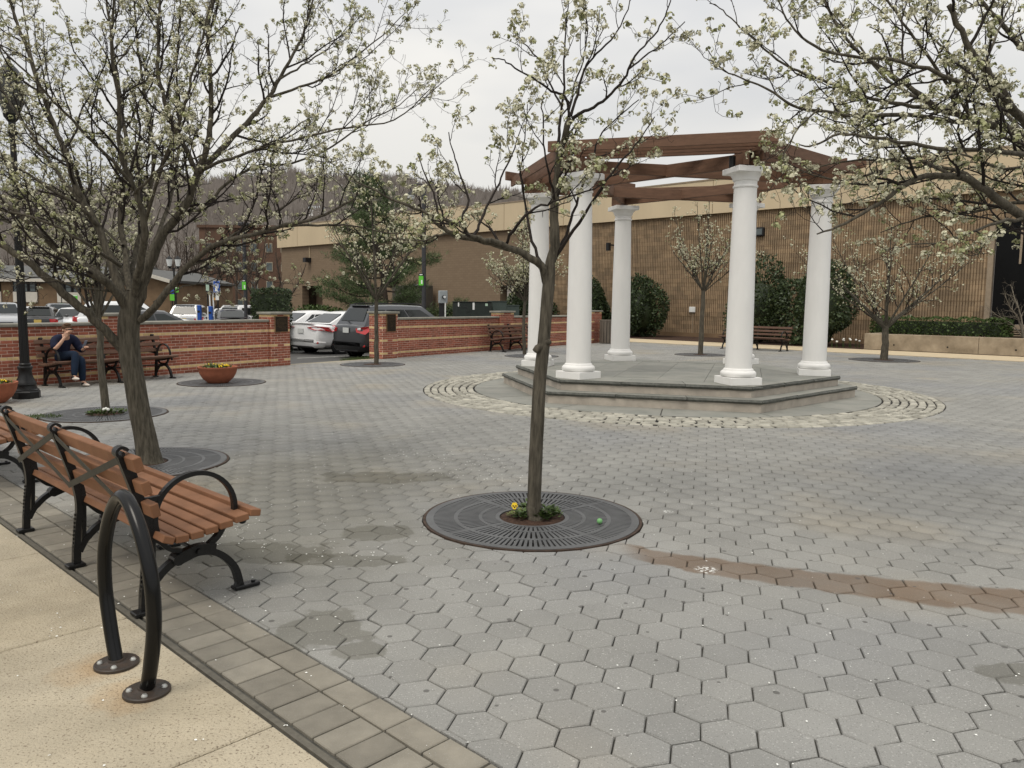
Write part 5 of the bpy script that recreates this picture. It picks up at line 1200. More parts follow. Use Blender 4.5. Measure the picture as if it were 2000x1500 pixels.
t=thing('outlet_box','small pale box fixed low on the ribbed wall behind the small pear tree','box',AN(20.6,NF-.035,1.35)); mb=MB(); mb.box((0,0,0),(.32,.16,.26),R(DA),0,.5,.01); mb.build('cover',M['signwhite'],t); mb=MB(); mb.bar((0,0,-.13),(0,0,-1.3),.03,.03,up=(1,0,0)); mb.build('conduit',M['frame_tan'],t)
t=thing('wall_light','light with a pale conduit high on the far left corner of the brown building','wall light',AN(55.0,NF-.01,4.9)); mb=MB(); mb.bar((0,0,0),(0,0,.9),.14,.05,up=(1,0,0)); mb.build('conduit',M['cream'],t); mb=MB(); mb.box(-NN*.25+Vector((0,0,-.15)),(.4,.5,.35),R(DA)); mb.build('lamp_head',M['trim'],t)
# concrete planter wall
t=thing('planter_wall','low stained concrete wall holding the clipped hedge, right of the wide pear tree','wall')
for a0,a1 in((-4,-.5),(-.49,3.3),(3.31,7.2),(7.21,10.95)):
    mb=MB(); mb.bar(AN(a0,30.18,.24),AN(a1,30.18,.24),.33,.72,ch=.012); o=mb.build('wall_panel',M['concwall'],t)
    for f in(.25,.72): mb=MB(); p=AN(a0+(a1-a0)*f,30.012,.22); mb.tube([p,p-NN*.006],.028,10); mb.build('tie_hole',M['black'],o)
mb=MB(); mb.bar(AN(10.84,30.36,.24),AN(10.84,33.9,.24),.22,.72,ch=.012); mb.build('return_panel',M['concwall'],t)
mb=MB(); quadAN(mb,-4,10.72,30.36,33.9,.02,.50); mb.build('soil',M['mulch'],t)
# bare shrub in front of the window
T=Tree(77); b=np.array(AN(6.3,32.0,.5)); sh=thing('bare_shrub','pale bare shrub in front of the dark window at the right edge','shrub')
c0={0:dict(gap=.11,ang=R(42),up0=.05,len=(.3,.8),r=.012,seg=5,up=.05,wig=.2,n=3,bs=1,next=(1,)),1:dict(gap=.07,ang=R(45),up0=.05,len=(.12,.35),r=.007,seg=4,up=.06,wig=.25,n=3,bs=1,next=())}
for dx,dy,dz,r0 in((-.9,-.2,1.5,.045),(.35,.1,1.7,.045),(-.35,.4,1.9,.03),(.9,-.2,1.5,.03),(-1.3,.1,1.1,.02)):
    e=b+np.array([dx,dy,dz]); T.limb([b,b+np.array([dx*.3,dy*.3,dz*.45]),b+np.array([dx*.72,dy*.7,dz*.75]),e],r0,.008,4,6,c0,.35)
T.tips=[]; link('trunk',tubes_mesh('trunk',T.wood,M['shrubbark']),sh); link('branches',tubes_mesh('branches',T.twig,M['shrubbark']),sh,kind='stuff')

# trash can
p=wr(12.3,.62); t=thing('trash_can','grey weathered slatted wooden trash can at the far end of the brick wall','trash can',p)
mb=MB(); mb.lathe([(.26,.02),(.26,.86)],20); mb.build('liner',M['black'],t)
for k in range(16):
    a=2*PI*k/16; mb=MB(); mb.box((.30*math.cos(a),.30*math.sin(a),.46),(.025,.098,.88),a,0,.5,.005); mb.build('slat',M['wood_grey'],t)
mb=MB(); mb.lathe([(.31,.9),(.32,.92),(.31,.95),(.2,.95),(.19,.9)],24); mb.build('lid_ring',M['wood_grey'],t)

# ================================================================ CARS
PAINT={}
def paint(nm,col,metal=.0,rough=.28):
    if nm not in PAINT: PAINT[nm]=mat(nm+'_car_paint',col,rough,.04,2,metal=metal,spec=.5,coat=.7)
    return PAINT[nm]
def loft(mb,secs,m=0,cap=True):     # secs: list of (x, [(y,z) right half from bottom to top centre]); mirrored
    R_=[]
    for x,pts in secs:
        ring=[(x,-y,z) for y,z in pts]+[(x,y,z) for y,z in reversed(pts[:-1])]; R_.append(ring)
    n=len(R_[0]); V=[p for r in R_ for p in r]; F=[]
    for i in range(len(R_)-1):
        for j in range(n): F.append((i*n+j,i*n+(j+1)%n,(i+1)*n+(j+1)%n,(i+1)*n+j))
    if cap: F+=[tuple(range(n))[::-1],tuple((len(R_)-1)*n+j for j in range(n))]
    mb.add(V,F,m)
def make_car(label,loc,heading,kind,pm,group='cars parked beyond the brick wall',plate='plate',name='parked_car',detail=True,L=None,roofrack=False,tall=None):
    # local x forward, y left
    suv=kind in('suv','van','hatch')
    L=L or {'sedan':4.75,'suv':4.55,'hatch':3.7,'van':5.0}[kind]; Wd={'sedan':.92,'suv':.93,'hatch':.83,'van':.98}[kind]; H=tall or {'sedan':1.45,'suv':1.68,'hatch':1.5,'van':1.76}[kind]
    t=thing(name,label,'car',loc,heading,group); h=L/2
    belt={'sedan':.93,'suv':1.06,'hatch':.96,'van':1.1}[kind]; deck={'sedan':1.02,'suv':1.06,'hatch':.97,'van':1.1}[kind]; hood={'sedan':.92,'suv':1.04,'hatch':.95,'van':1.02}[kind]; zb=.20 if kind=='sedan' else .26
    def S(x,w,zb_,zs,zt): return (x,[(w*.80,zb_),(w*.95,zb_+.07),(w*.99,zb_+.22),(w,.62*zs+.1),(w*.975,zs-.09),(w*.90,zs),(w*.55,zt),(0,zt+.012)])
    xr=-h
    rear=[S(xr+.0,Wd*.80,.42,deck-.10,deck-.06),S(xr+.06,Wd*.93,.32,deck-.03,deck),S(xr+.28,Wd*.985,zb+.04,deck,deck+.02)]
    mid=[S(x,Wd,zb,belt+(deck-belt)*.3,belt+.02) for x in(-h*.55,-h*.1,h*.25)]
    front=[S(h*.50,Wd*.995,zb,hood,hood+.035),S(h-.45,Wd*.96,zb+.02,hood-.10,hood-.05),S(h-.12,Wd*.86,zb+.06,hood-.20,hood-.17),S(h,Wd*.68,.38,hood-.33,hood-.31)]
    mb=MB(); loft(mb,rear+mid+front); bo=mb.build('body',pm,t,smooth=True,sharp=55); sbd=bo.modifiers.new('s','SUBSURF'); sbd.levels=1; sbd.render_levels=1 if not detail else 2
    # greenhouse
    if kind=='sedan': B=(-h+.62,h*.36); Tp=(-h*.40,h*.02)
    elif kind=='hatch': B=(-h+.12,h*.40); Tp=(-h+.55,h*.05)
    else: B=(-h+.14,h*.44); Tp=(-h+.52,h*.10)
    yb=Wd*.90; yt=Wd*.66; z0=belt-.03; z1=H-.07
    c8=[Vector((B[0],-yb*.93,deck if kind=='sedan' else z0)),Vector((B[1],-yb*.95,hood)),Vector((B[1],yb*.95,hood)),Vector((B[0],yb*.93,deck if kind=='sedan' else z0))]
    t8=[Vector((Tp[0],-yt*.93,z1-.02)),Vector((Tp[1],-yt*.96,z1)),Vector((Tp[1],yt*.96,z1)),Vector((Tp[0],yt*.93,z1-.02))]
    def G(x0,yb_,zb_,x1,yt_,zt_): return None
    mb=MB()
    def gs(f):     # station along the greenhouse: f 0..1 front/back fraction at bottom and top
        xb=B[0]+(B[1]-B[0])*f; xt=Tp[0]+(Tp[1]-Tp[0])*f; return xb,xt
    NS=8; cols=[]
    for q in range(NS+1):
        f=q/NS; xb,xt=gs(f); e=math.sin(PI*f)**.35 if 0<f<1 else 0; wb=yb*(.93+.05*e); wt=yt*(.93+.06*e); zb_=(c8[0].z if q==0 else hood if q==NS else z0); cr=.035+.03*math.sin(PI*f)
        pts=[]
        for s in(-1,1):
            pts.append([Vector((xb,s*wb,zb_)),Vector((xb+(xt-xb)*.5,s*(wb+(wt-wb)*.46),zb_+(z1-zb_)*.5)),Vector((xb+(xt-xb)*.93,s*(wb+(wt-wb)*.95),z1-.035)),Vector((xt,s*wt*.86,z1+cr*.55)),Vector((xt,s*wt*.4,z1+cr))])
        cols.append(pts[0]+pts[1][::-1])
    V=[tuple(p) for c_ in cols for p in c_]; n=10; F=[]
    for q in range(NS):
        for j in range(n-1): F.append((q*n+j,q*n+j+1,(q+1)*n+j+1,(q+1)*n+j))
    F+=[tuple(range(n))[::-1],tuple(NS*n+j for j in range(n))]
    mb.add(V,F); ob=mb.build('roof',pm,t,smooth=True,sharp=38)
    # glass: panes a few mm outside the greenhouse faces
    def pane(nm,P,m=M['carglass'],off=.008,par=t):
        P=[Vector(p) for p in P]; nrm=(P[1]-P[0]).cross(P[-1]-P[0]).normalized(); c=sum(P,Vector())/len(P)
        if nrm.dot(c-Vector((0,0,c.z*.55)))<0: nrm=-nrm; P=P[::-1]
        k=len(P); mb=MB(); mb.add([p+nrm*off for p in P]+[p-nrm*.012 for p in P],[tuple(range(k))]+[(i,k+i,k+(i+1)%k,(i+1)%k) for i in range(k)]); return mb.build(nm,m,par)
    def sidepos(f,g_,s):
        xb,xt=gs(f); e=math.sin(PI*f)**.35 if 0<f<1 else 0; wb=yb*(.93+.05*e); wt=yt*(.93+.06*e); return Vector((xb+(xt-xb)*g_,s*(wb+(wt-wb)*g_*.97),z0+(z1-z0)*g_))
    for s in(-1,1):
        for nm,f0,f1,a0,a1 in (('side_window',.06,.24,.10,.0),('side_window',.27,.57,0,0),('side_window',.60,.95,0,.08)):
            if kind=='sedan' and f0==.06: f0=.10
            pane(nm,[sidepos(f0,.13,s),sidepos(f1,.13,s),sidepos(f1-a1,.83,s),sidepos(f0+a0*.4,.83,s)],off=.012)
    def lerp4(a,b,c_,d_,u,v): return a.lerp(b,u).lerp(d_.lerp(c_,u),v)
    zz=z1-.0
    rw=[Vector((B[0],-yb*.93,c8[0].z)),Vector((B[0],yb*.93,c8[0].z)),Vector((Tp[0],yt*.86,z1+.02)),Vector((Tp[0],-yt*.86,z1+.02))]
    v0=.10 if kind=='sedan' else .22
    pane('rear_window',[lerp4(*rw,u,v) for u,v in((.08,v0),(.92,v0),(.93,.84),(.07,.84))],off=.016)
    ws=[Vector((B[1],-yb*.93,hood)),Vector((B[1],yb*.93,hood)),Vector((Tp[1],yt*.88,z1+.02)),Vector((Tp[1],-yt*.88,z1+.02))]
    pane('windshield',[lerp4(*ws,u,v) for u,v in((.06,.10),(.94,.10),(.95,.90),(.05,.90))],off=.016)
    # bumpers, lights, plates
    mb=MB(); loft(mb,[S(xr-.015,Wd*.80,.30,.50,.50),S(xr+.10,Wd*.955,.235,.52,.52),S(xr+.34,Wd*1.0,.22,.47,.47)]); mb.build('rear_bumper',M['trim'] if suv else pm,t,smooth=True,sharp=50)
    mb=MB(); mb.box((xr+.06,0,.30),(.12,Wd*1.35,.14),0,0,.5,.03); mb.build('rear_diffuser',M['trim'],t)
    zl=deck-.13
    for s in(-1,1):
        if kind=='sedan': P=[(xr-.002,s*Wd*.40,zl+.02),(xr+.05,s*Wd*.84,zl+.07),(xr+.46,s*Wd*1.005,zl+.03),(xr+.62,s*Wd*1.012,zl-.13),(xr+.26,s*Wd*.985,zl-.06),(xr+.02,s*Wd*.80,zl-.06)]
        elif kind=='suv': P=[(xr-.004,s*Wd*.58,zl+.02),(xr+.07,s*Wd*.90,zl+.07),(xr+.40,s*Wd*1.005,zl+.10),(xr+.30,s*Wd*1.0,zl-.02),(xr+.10,s*Wd*.95,zl-.16),(xr-.002,s*Wd*.62,zl-.10)]
        elif kind=='hatch': P=[(xr+.0,s*Wd*.60,zl+.06),(xr+.06,s*Wd*.90,zl+.06),(xr+.14,s*Wd*.98,zl+.0),(xr+.09,s*Wd*.95,zl-.16),(xr+.0,s*Wd*.64,zl-.16)]
        else: P=[(xr,s*Wd*.72,zl+.10),(xr+.08,s*Wd*.93,zl+.10),(xr+.12,s*Wd*.97,zl-.1),(xr,s*Wd*.74,zl-.1)]
        mb=MB(); k=len(P); ctr=sum((Vector(p) for p in P),Vector())/k
        o_=[Vector(p)+Vector((-.040,s*.030,0)) for p in P]; i_=[Vector(p)+Vector((.12,-s*.10,0)) for p in P]
        F=[(k+k,i,(i+1)%k) for i in range(k)]+[(i,k+i,k+(i+1)%k,(i+1)%k) for i in range(k)]
        mb.add(o_+i_+[ctr+Vector((-.060,s*.055,0))],F); tl=mb.build('tail_light',M['taillight'],t)
        if kind=='suv' and detail: mb=MB(); mb.box((xr+.005,s*Wd*.74,zl-.0),(.05,.16,.08),0,0,.5,.015); mb.build('reversing_lamp',M['headlight'],tl)
        mb=MB(); mb.box((xr+.10,s*Wd*.80,.42),(.14,.22,.07),-s*.35,0,.5,.012); mb.build('reflector',M['taillight'],t)
        P=[(h-.10,s*Wd*.50,hood-.30),(h-.20,s*Wd*.80,hood-.24),(h-.55,s*Wd*.97,hood-.15),(h-.50,s*Wd*.97,hood-.25),(h-.12,s*Wd*.76,hood-.37),(h-.04,s*Wd*.5,hood-.37)]; k=len(P)
        mb=MB(); o_=[Vector(p)+Vector((.03,s*.012,.008)) for p in P]; i_=[Vector(p)+Vector((-.1,-s*.1,0)) for p in P]; mb.add(o_+i_,[tuple(range(k)) if s>0 else tuple(range(k))[::-1]]+[(i,k+i,k+(i+1)%k,(i+1)%k) for i in range(k)]); mb.build('headlight',M['headlight'],t)
        mb=MB(); mb.ball((B[1]-.30,s*(Wd+.09),belt+.05),.1,10,0,(.55,1,.72)); mb.bar((B[1]-.28,s*(Wd-.12),belt+.01),(B[1]-.28,s*(Wd+.05),belt+.03),.05,.03); mb.build('mirror',pm if kind!='sedan' else M['trim'],t,smooth=True)
    mb=MB(); mb.box((xr-.018,0,zl-.05 if kind!='sedan' else zl-.10),(.02,.31,.155),0,0,.5,.003); mb.build('license_plate',M[plate],t)
    mb=MB(); mb.box((h+.012,0,.47),(.02,.31,.155)); mb.build('license_plate',M[plate],t)
    mb=MB(); mb.box((h-.005,0,.62),(.05,.75,.13),0,0,.5,.03); mb.build('grille',M['trim'],t)
    mb=MB(); mb.box((h-.06,0,.33),(.16,Wd*1.3,.14),0,0,.5,.03); mb.build('front_bumper',M['trim'],t)
    # wheels
    rw_=.335 if kind=='sedan' else .355 if suv and kind!='hatch' else .30; wb_={'sedan':(-h+.98,h-.95),'suv':(-h+.92,h-.93),'hatch':(-h+.68,h-.72),'van':(-h+1.05,h-1.0)}[kind]
    for x in wb_:
        for s in(-1,1):
            mb=MB(); n=28; V=[];y0,y1=s*(Wd-.10),s*(Wd+.006)
            V=[(x+(rw_+.055)*math.cos(2*PI*j/n),yy,rw_+(rw_+.055)*math.sin(2*PI*j/n)) for yy in(y0,y1) for j in range(n)]
            mb.add(V,[tuple(range(n,2*n)) if s<0 else tuple(range(n,2*n))[::-1]]+[(j,(j+1)%n,n+(j+1)%n,n+j) for j in range(n)]); mb.build('wheel_arch',M['trim'],t)
            def wl_(prof):
                mb=MB(); V=[(x+r*math.cos(2*PI*j/n),s*(Wd+yy),rw_+r*math.sin(2*PI*j/n)) for r,yy in prof for j in range(n)]; k=len(prof)
                mb.add(V,[(i*n+j,i*n+(j+1)%n,(i+1)*n+(j+1)%n,(i+1)*n+j) for i in range(k-1) for j in range(n)]+[tuple((k-1)*n+j for j in range(n))]); return mb
            wo=wl_([(rw_*.97,-.2),(rw_,-.16),(rw_,-.01),(rw_*.95,.018),(rw_*.72,.022),(rw_*.70,.012)]).build('wheel',M['tyre'],t,smooth=True,sharp=50)
            mb=MB(); cy=s*(Wd+.02)
            for q in range(5):
                a=2*PI*q/5+.3
                for da in(-.13,.13):
                    mb.bar((x+.05*math.cos(a),cy,rw_+.05*math.sin(a)),(x+rw_*.70*math.cos(a+da),cy-s*.006,rw_+rw_*.70*math.sin(a+da)),.028,.012,up=(0,s,0))
            V=[(x+r*math.cos(2*PI*j/n),cy+s*yy,rw_+r*math.sin(2*PI*j/n)) for r,yy in((rw_*.74,-.004),(rw_*.74,.004),(rw_*.66,.004),(rw_*.66,-.01)) for j in range(n)]
            mb.add(V,[(i*n+j,i*n+(j+1)%n,(i+1)*n+(j+1)%n,(i+1)*n+j) for i in range(3) for j in range(n)]); mb.lathe([(.06,-.01),(.05,.012)],10,(0,0,0)); mb.v[-20:]=[(x+p[0],cy+s*p[2],rw_+p[1]) for p in mb.v[-20:]]
            mb.build('rim',M['rim'],wo)
    if suv:
        mb=MB(); mb.box((Tp[0]+.02,0,z1+.03),(.22,yt*1.55,.03),0,0,.5,.012); mb.build('roof_spoiler',pm,t)
        mb=MB(); mb.tube([(B[0]-.02,-.02,deck+.07),(B[0]+.02,.25,deck+.12)],.014,6); mb.build('rear_wiper',M['trim'],t)
    if roofrack:
        for s in(-1,1):
            mb=MB(); y=s*yt*.90; mb.tube(smooth([(Tp[0]+.05,y,z1+.03),(Tp[0]+.25,y,z1+.085),((Tp[0]+Tp[1])/2,y,z1+.10),(Tp[1]-.25,y,z1+.08),(Tp[1]-.0,y,z1+.03)],4),.018,6); mb.build('roof_rail',M['trim'],t)
    if kind=='sedan':
        mb=MB(); mb.box((xr+.06,0,deck+.025),(.16,Wd*1.45,.03),0,0,.5,.012); mb.build('boot_spoiler',pm,t)
    return t
def vh(x,off): return R(90+off)+math.atan((1000-x)/1545)
def carpos(x,Y): p=at(x,600,Y); return Vector((p.x,p.y,lotz(p.x,p.y)))
silver=paint('silver',(.42,.43,.44),.3); wht=paint('white',(.80,.80,.79)); blk=paint('black',(.012,.012,.013)); dgr=paint('graphite',(.050,.052,.056),.35,.3); gry=paint('grey',(.16,.165,.17),.4); dkr=paint('charcoal',(.03,.03,.033),.2); wh2=paint('pearl',(.72,.73,.73))
# near pair seen through the gap in the wall
make_car('dark graphite car with roof rails parked tail-out at the gap in the brick wall',Vector((-3.5,25.95,lotz(0,25))),R(45),'suv',dgr,roofrack=True)
make_car('white sedan with slanted red tail lights next to the dark car in the wall gap',Vector((-5.5,28.2,lotz(0,27))),R(49),'sedan',wht)
make_car('second white sedan beyond the first one, its roof showing above the end pier',Vector((-7.35,30.4,lotz(0,29))),R(52),'sedan',wht)
q=lambda d:R(90+d)
make_car('silver car facing the camera behind the brick wall at the left edge',carpos(8,42),vh(8,180),'suv',silver,plate='plate_y')
make_car('white car behind the street lamp, partly hidden by the silver car',carpos(48,52),vh(48,176),'sedan',wht)
make_car('small black hatchback seen from behind between the street lamp and a tree limb',carpos(86,39.5),vh(86,-9),'hatch',blk,plate='plate_y')
make_car('grey car facing the camera just right of the small black hatchback',carpos(117,48),vh(117,185),'suv',gry)
make_car('white sedan nose showing below a slanting tree limb, right of the black hatchback',carpos(140,41.5),vh(137,160),'sedan',wh2,L=4.4)
make_car('white sedan far back, above the mid pier of the left wall',carpos(161,56),vh(161,180),'sedan',wht)
make_car('large white van-like car side-on behind the big leaning trunk',carpos(266,36),vh(262,-88),'van',wh2)
make_car('dark sedan side-on right behind the wall, to the right of the big leaning trunk',carpos(318,29.5),vh(318,-87),'sedan',dkr,tall=1.42)
make_car('silver car with red tail lights behind the blue charging posts',carpos(376,43.5),vh(376,-12),'suv',silver,plate='plate_y')
make_car('dark sedan with red tail lights below the blue parking sign',carpos(448,40.5),vh(448,6),'sedan',dkr,plate='plate_y')
make_car('white car right of the dark sedan, at the grey lamp pole',carpos(487,47),vh(487,-35),'suv',wht)
make_car('white sedan far back between the silver and dark cars',carpos(436,57),vh(436,180),'sedan',wht)
make_car('white sedan just left of the box-shaped hedge',carpos(515,52),vh(515,-20),'sedan',wh2)

# ================================================================ SIGNS, POLES, BOXES
def sign_panel(parent,nm,c,w_,h_,m,th=.012,face=-1,name_part=None):
    mb=MB(); mb.box(c,(w_,th,h_),0,0,.5,.002); return mb.build(nm,m,parent)
def post(label,cat,x,Y,ytop,r,name='sign_post',m='black',z_top=None):
    b=at(x,600,Y); b.z=lotz(b.x,b.y); zt=at(x,ytop,Y).z-b.z; t=thing(name,label,cat,b); mb=MB(); mb.tube([(0,0,-.05),(0,0,zt)],r,10); mb.build('pole',M[m],t); return t,zt
def lh(t,x,y,Y): p=at(x,y,Y); return p-t.location
# blue charging sign with pictogram
t,zt=post('blue parking sign with a white charging pictogram on a thin black post','sign',426,41,545,.035); c=lh(t,424,560,41)+Vector((0,-.06,0))
o=sign_panel(t,'panel_edge',c,.36,.60,M['signwhite']); sign_panel(o,'panel',c+Vector((0,-.008,0)),.335,.575,M['signblue'],.006)
mb=MB(); y=c.y-.0135; mb.box((c.x-.02,y,c.z-.02),(.13,.004,.36)); mb.box((c.x+.085,y,c.z+.05),(.03,.004,.24)); mb.box((c.x+.065,y,c.z-.06),(.06,.004,.03)); mb.box((c.x-.02,y,c.z-.22),(.19,.004,.04)); mb.build('pictogram',M['signwhite'],o); mb=MB(); mb.box((c.x-.02,y-.003,c.z+.09),(.08,.004,.10)); mb.build('pictogram_window',M['signblue'],o)
c=lh(t,425,579,41)+Vector((0,-.05,0)); sign_panel(t,'lower_panel',c,.17,.38,M['signwhite']); c=lh(t,421,584,41)+Vector((0,.05,0)); sign_panel(t,'orange_panel',c,.35,.12,M['orange'])
# chargers
def charger(label,x,Y,yt,tall):
    t,zt=post(label,'charging post',x,Y,yt,.01,'charging_post'); b=t.location
    mb=MB(); mb.box((0,0,zt/2),(.17,.17,zt),0,0,.5,.02); mb.build('cabinet',M['signblue'],t); mb=MB(); mb.box((-.085,-.03,zt*.5),(.05,.14,zt*.98),0,0,.5,.01); mb.build('side_panel',M['signwhite'],t)
    mb=MB(); mb.box((0,-.088,zt*.82),(.11,.008,.09)); mb.build('screen',M['black'],t)
    if tall:
        for dx in(-.02,.13):
            z2=lh(t,x,573,Y).z; mb=MB(); mb.tube([(dx,.12,0),(dx-.05,.12,z2)],.028,8); mb.build('cable_mast',M['signwhite'],t); mb=MB(); mb.bar((dx-.05,.12,z2),(dx-.18,.12,z2+.1),.07,.05); mb.build('cable_arm',M['black'],t)
    return t
charger('short blue charging post behind the wall, left of the white one',389,36,596,False); charger('blue and white charging post with two tall white cable masts',411,34.5,598,True)
t,zt=post('pale green notice sign above the charging posts','sign',406,42,556,.03); c=lh(t,406,562,42)+Vector((0,-.05,0)); o=sign_panel(t,'panel',c,.17,.34,M['signpale']); 
t,zt=post('blue and green parking sign on a post behind the limb fork','sign',337,44,566,.03); c=lh(t,336,570,44)+Vector((0,-.05,0)); sign_panel(t,'upper_panel',c,.25,.22,M['signblue']); c=lh(t,337,581,44)+Vector((0,-.05,0)); sign_panel(t,'lower_panel',c,.25,.34,M['signgreen'])
for lab,x,Y,y0,s in (('lime green square sign up beside the blue and green sign',345,48,566,.27),('smallest lime green sign, far behind the blue and green sign',350,66,583,.22),('lime green sign in front of the white panels of the tan building',148,46,581,.26),('pale lime sign half hidden by a limb, in front of the tan building',121,56,572,.24)):
    t,zt=post(lab,'sign',x,Y,y0-5,.03); c=lh(t,x,y0,Y)+Vector((0,-.05,0)); o=sign_panel(t,'panel',c,s,s*1.15,M['signgreen']); sign_panel(o,'header',c+Vector((0,-.008,s*.42)),s*.9,s*.2,M['signwhite'],.006)
def lamp_pole(label,x,Y,ytop,ysign,r=.085,group=None):
    t,zt=post(label,'lamp post',x,Y,ytop,r,'lamp_post','grey'); mb=MB(); mb.box((0,0,.1),(.36,.36,.2),0,0,.5,.03); mb.build('foot',M['grey'],t)
    c=lh(t,x-2 if x<600 else x-5,ysign,Y)+Vector((0,-r-.03,0)); sign_panel(t,'sign_panel',c,.19,.40,M['signgreen']); sign_panel(t,'sign_header',c+Vector((0,-.002,.24)),.20,.10,M['black']); 
    mb=MB(); mb.box(c+Vector((.03,-.008,-.06)),(.06,.004,.16),0); mb.build('sign_mark',M['signwhite'],t); mb=MB(); mb.box(c+Vector((0,-.010,.24)),(.12,.004,.04)); mb.build('header_text',M['signwhite'],t)
    return t,zt
t,zt=lamp_pole('grey lamp post with a lime green sign, left of the box-shaped hedge',480,39,440,558)
mb=MB(); mb.box((0,0,zt+.05),(.5,.35,.16),0,0,.5,.03); mb.build('lamp_head',M['grey'],t)
t,zt=lamp_pole('grey lamp post with a hanging lamp and black and lime sign beside the meter box',828,33,364,548,.09)
hd_=lh(t,803,380,33); mb=MB(); mb.tube(smooth([(0,0,zt-.02),(-.15,0,zt+.10),(hd_.x,0,zt+.02),(hd_.x,0,hd_.z+.15)],4),.03,8); mb.build('arm',M['grey'],t)
mb=MB(); mb.lathe([(.02,.16),(.06,.12),(.15,.04),(.165,-.02),(.15,-.03)],16,(hd_.x,0,hd_.z)); mb.build('lamp_cap',M['trim'],t,smooth=True); mb=MB(); mb.lathe([(.15,-.03),(.13,-.16),(.05,-.22)],16,(hd_.x,0,hd_.z)); mb.build('lamp_bowl',M['lantern'],t,smooth=True)
t,zt=post('black twin lantern street lamp standing far back in the parking lot','street lamp',342,47,524,.05,'twin_street_lamp')
mb=MB(); mb.bar((-.25,0,zt),(.25,0,zt),.05,.05); mb.build('cross_arm',M['black'],t)
for s in(-1,1):
    mb=MB(); mb.lathe([(.05,zt),(.12,zt+.12)],8,(s*.25,0,0)); mb.lathe([(.2,zt+.52),(.1,zt+.65),(.02,zt+.72)],8,(s*.25,0,0)); l=mb.build('lantern_frame',M['black'],t); mb=MB(); mb.lathe([(.115,zt+.12),(.19,zt+.52)],8,(s*.25,0,0)); mb.build('lantern_glass',M['lantern'],l)
# meter box, green utility boxes, screen
b=at(865,600,31.5); b.z=lotz(b.x,b.y); t=thing('meter_box','pale grey electric meter box on a dark post behind the right wall','meter box',b)
zc=lh(t,865,580,31.5).z; mb=MB(); mb.box((0,0,zc),(.33,.2,.50),R(25),0,.5,.015); bx=mb.build('box',M['ltgrey'],t); mb=MB(); mb.tube([(.05,-.1,zc),(.085,-.2,zc)],.075,14); mb.build('meter_dial',M['trim'],bx); mb=MB(); mb.tube([(.085,-.2,zc),(.095,-.225,zc)],.055,14); mb.build('dial_glass',M['headlight'],bx)
mb=MB(); mb.box((-.05,0,zc/2-.1),(.20,.16,zc-.2)); mb.build('post',M['trim'],t); mb=MB(); mb.tube([(.10,-.05,0),(.10,-.05,zc-.22)],.028,8); mb.build('conduit',M['signwhite'],t)
def ubox(label,x0,x1,yt,Y,dep,m,rz=R(12)):
    p0,p1=at(x0,600,Y),at(x1,600,Y); c=(p0+p1)/2; c.z=lotz(c.x,c.y); zt=at((x0+x1)/2,yt,Y).z-c.z; wd=(p1-p0).length; t=thing('utility_box',label,'utility box',c,rz); mb=MB(); mb.box((0,0,zt/2),(wd,dep,zt),0,0,.5,.02); o=mb.build('cabinet',m,t); mb=MB(); mb.box((0,0,zt+.012),(wd+.05,dep+.05,.025),0,0,.5,.006); mb.build('lid',m,t); return t,wd,zt
t,wd,zt=ubox('dark green utility box with white stickers and graffiti scrawl behind the right wall',887,957,590,32,1.0,M['dkgreen'])
for dx,dz,w_,h_ in((-.62,-.10,.05,.16),(-.02,-.16,.08,.28)): mb=MB(); mb.box((dx,-.503,zt+dz),(w_,.006,h_)); mb.build('sticker',M['signwhite'],t)
mb=MB(); mb.box((.50,-.503,zt-.10),(.10,.006,.10)); mb.build('sticker',M['signpale'],t)
mb=MB()
gf=[[(-.54,-.16),(-.51,-.26),(-.47,-.18),(-.44,-.26),(-.41,-.17)],[(-.38,-.10),(-.38,-.26)],[(-.38,-.19),(-.33,-.18),(-.33,-.27)],[(-.29,-.22),(-.25,-.19),(-.24,-.26),(-.29,-.25)],[(-.30,-.31),(-.28,-.43),(-.22,-.33),(-.17,-.43),(-.15,-.30)],[(-.32,-.36),(-.25,-.47),(-.14,-.44),(-.12,-.34)]]
for pl in gf: mb.tube([(x,-.504,zt+z) for x,z in pl],.005,4)
mb.build('graffiti',M['grey'],t)
ubox('lighter green utility box attached right of the dark green one',957,985,589,33,1.1,M['green2']); ubox('low pale green utility box farthest right, just left of the leftmost column',984,1010,597,35,1.0,M['green2'])
p=AN(41.3,33.2); t=thing('equipment_screen','dull brown-grey metal equipment screen standing against the brown building behind the meter box','equipment screen',p,R(DA)); mb=MB(); mb.box((0,0,.9),(3.2,.9,3.5),0,0,.5,.03); mb.build('cabinet',M['grey'] if False else mat('screen_metal',(.075,.068,.055),.7,.15,2),t); mb=MB(); mb.box((-.9,0,2.68),(.9,.5,.06)); mb.build('vent_cap',M['ltgrey'],t)

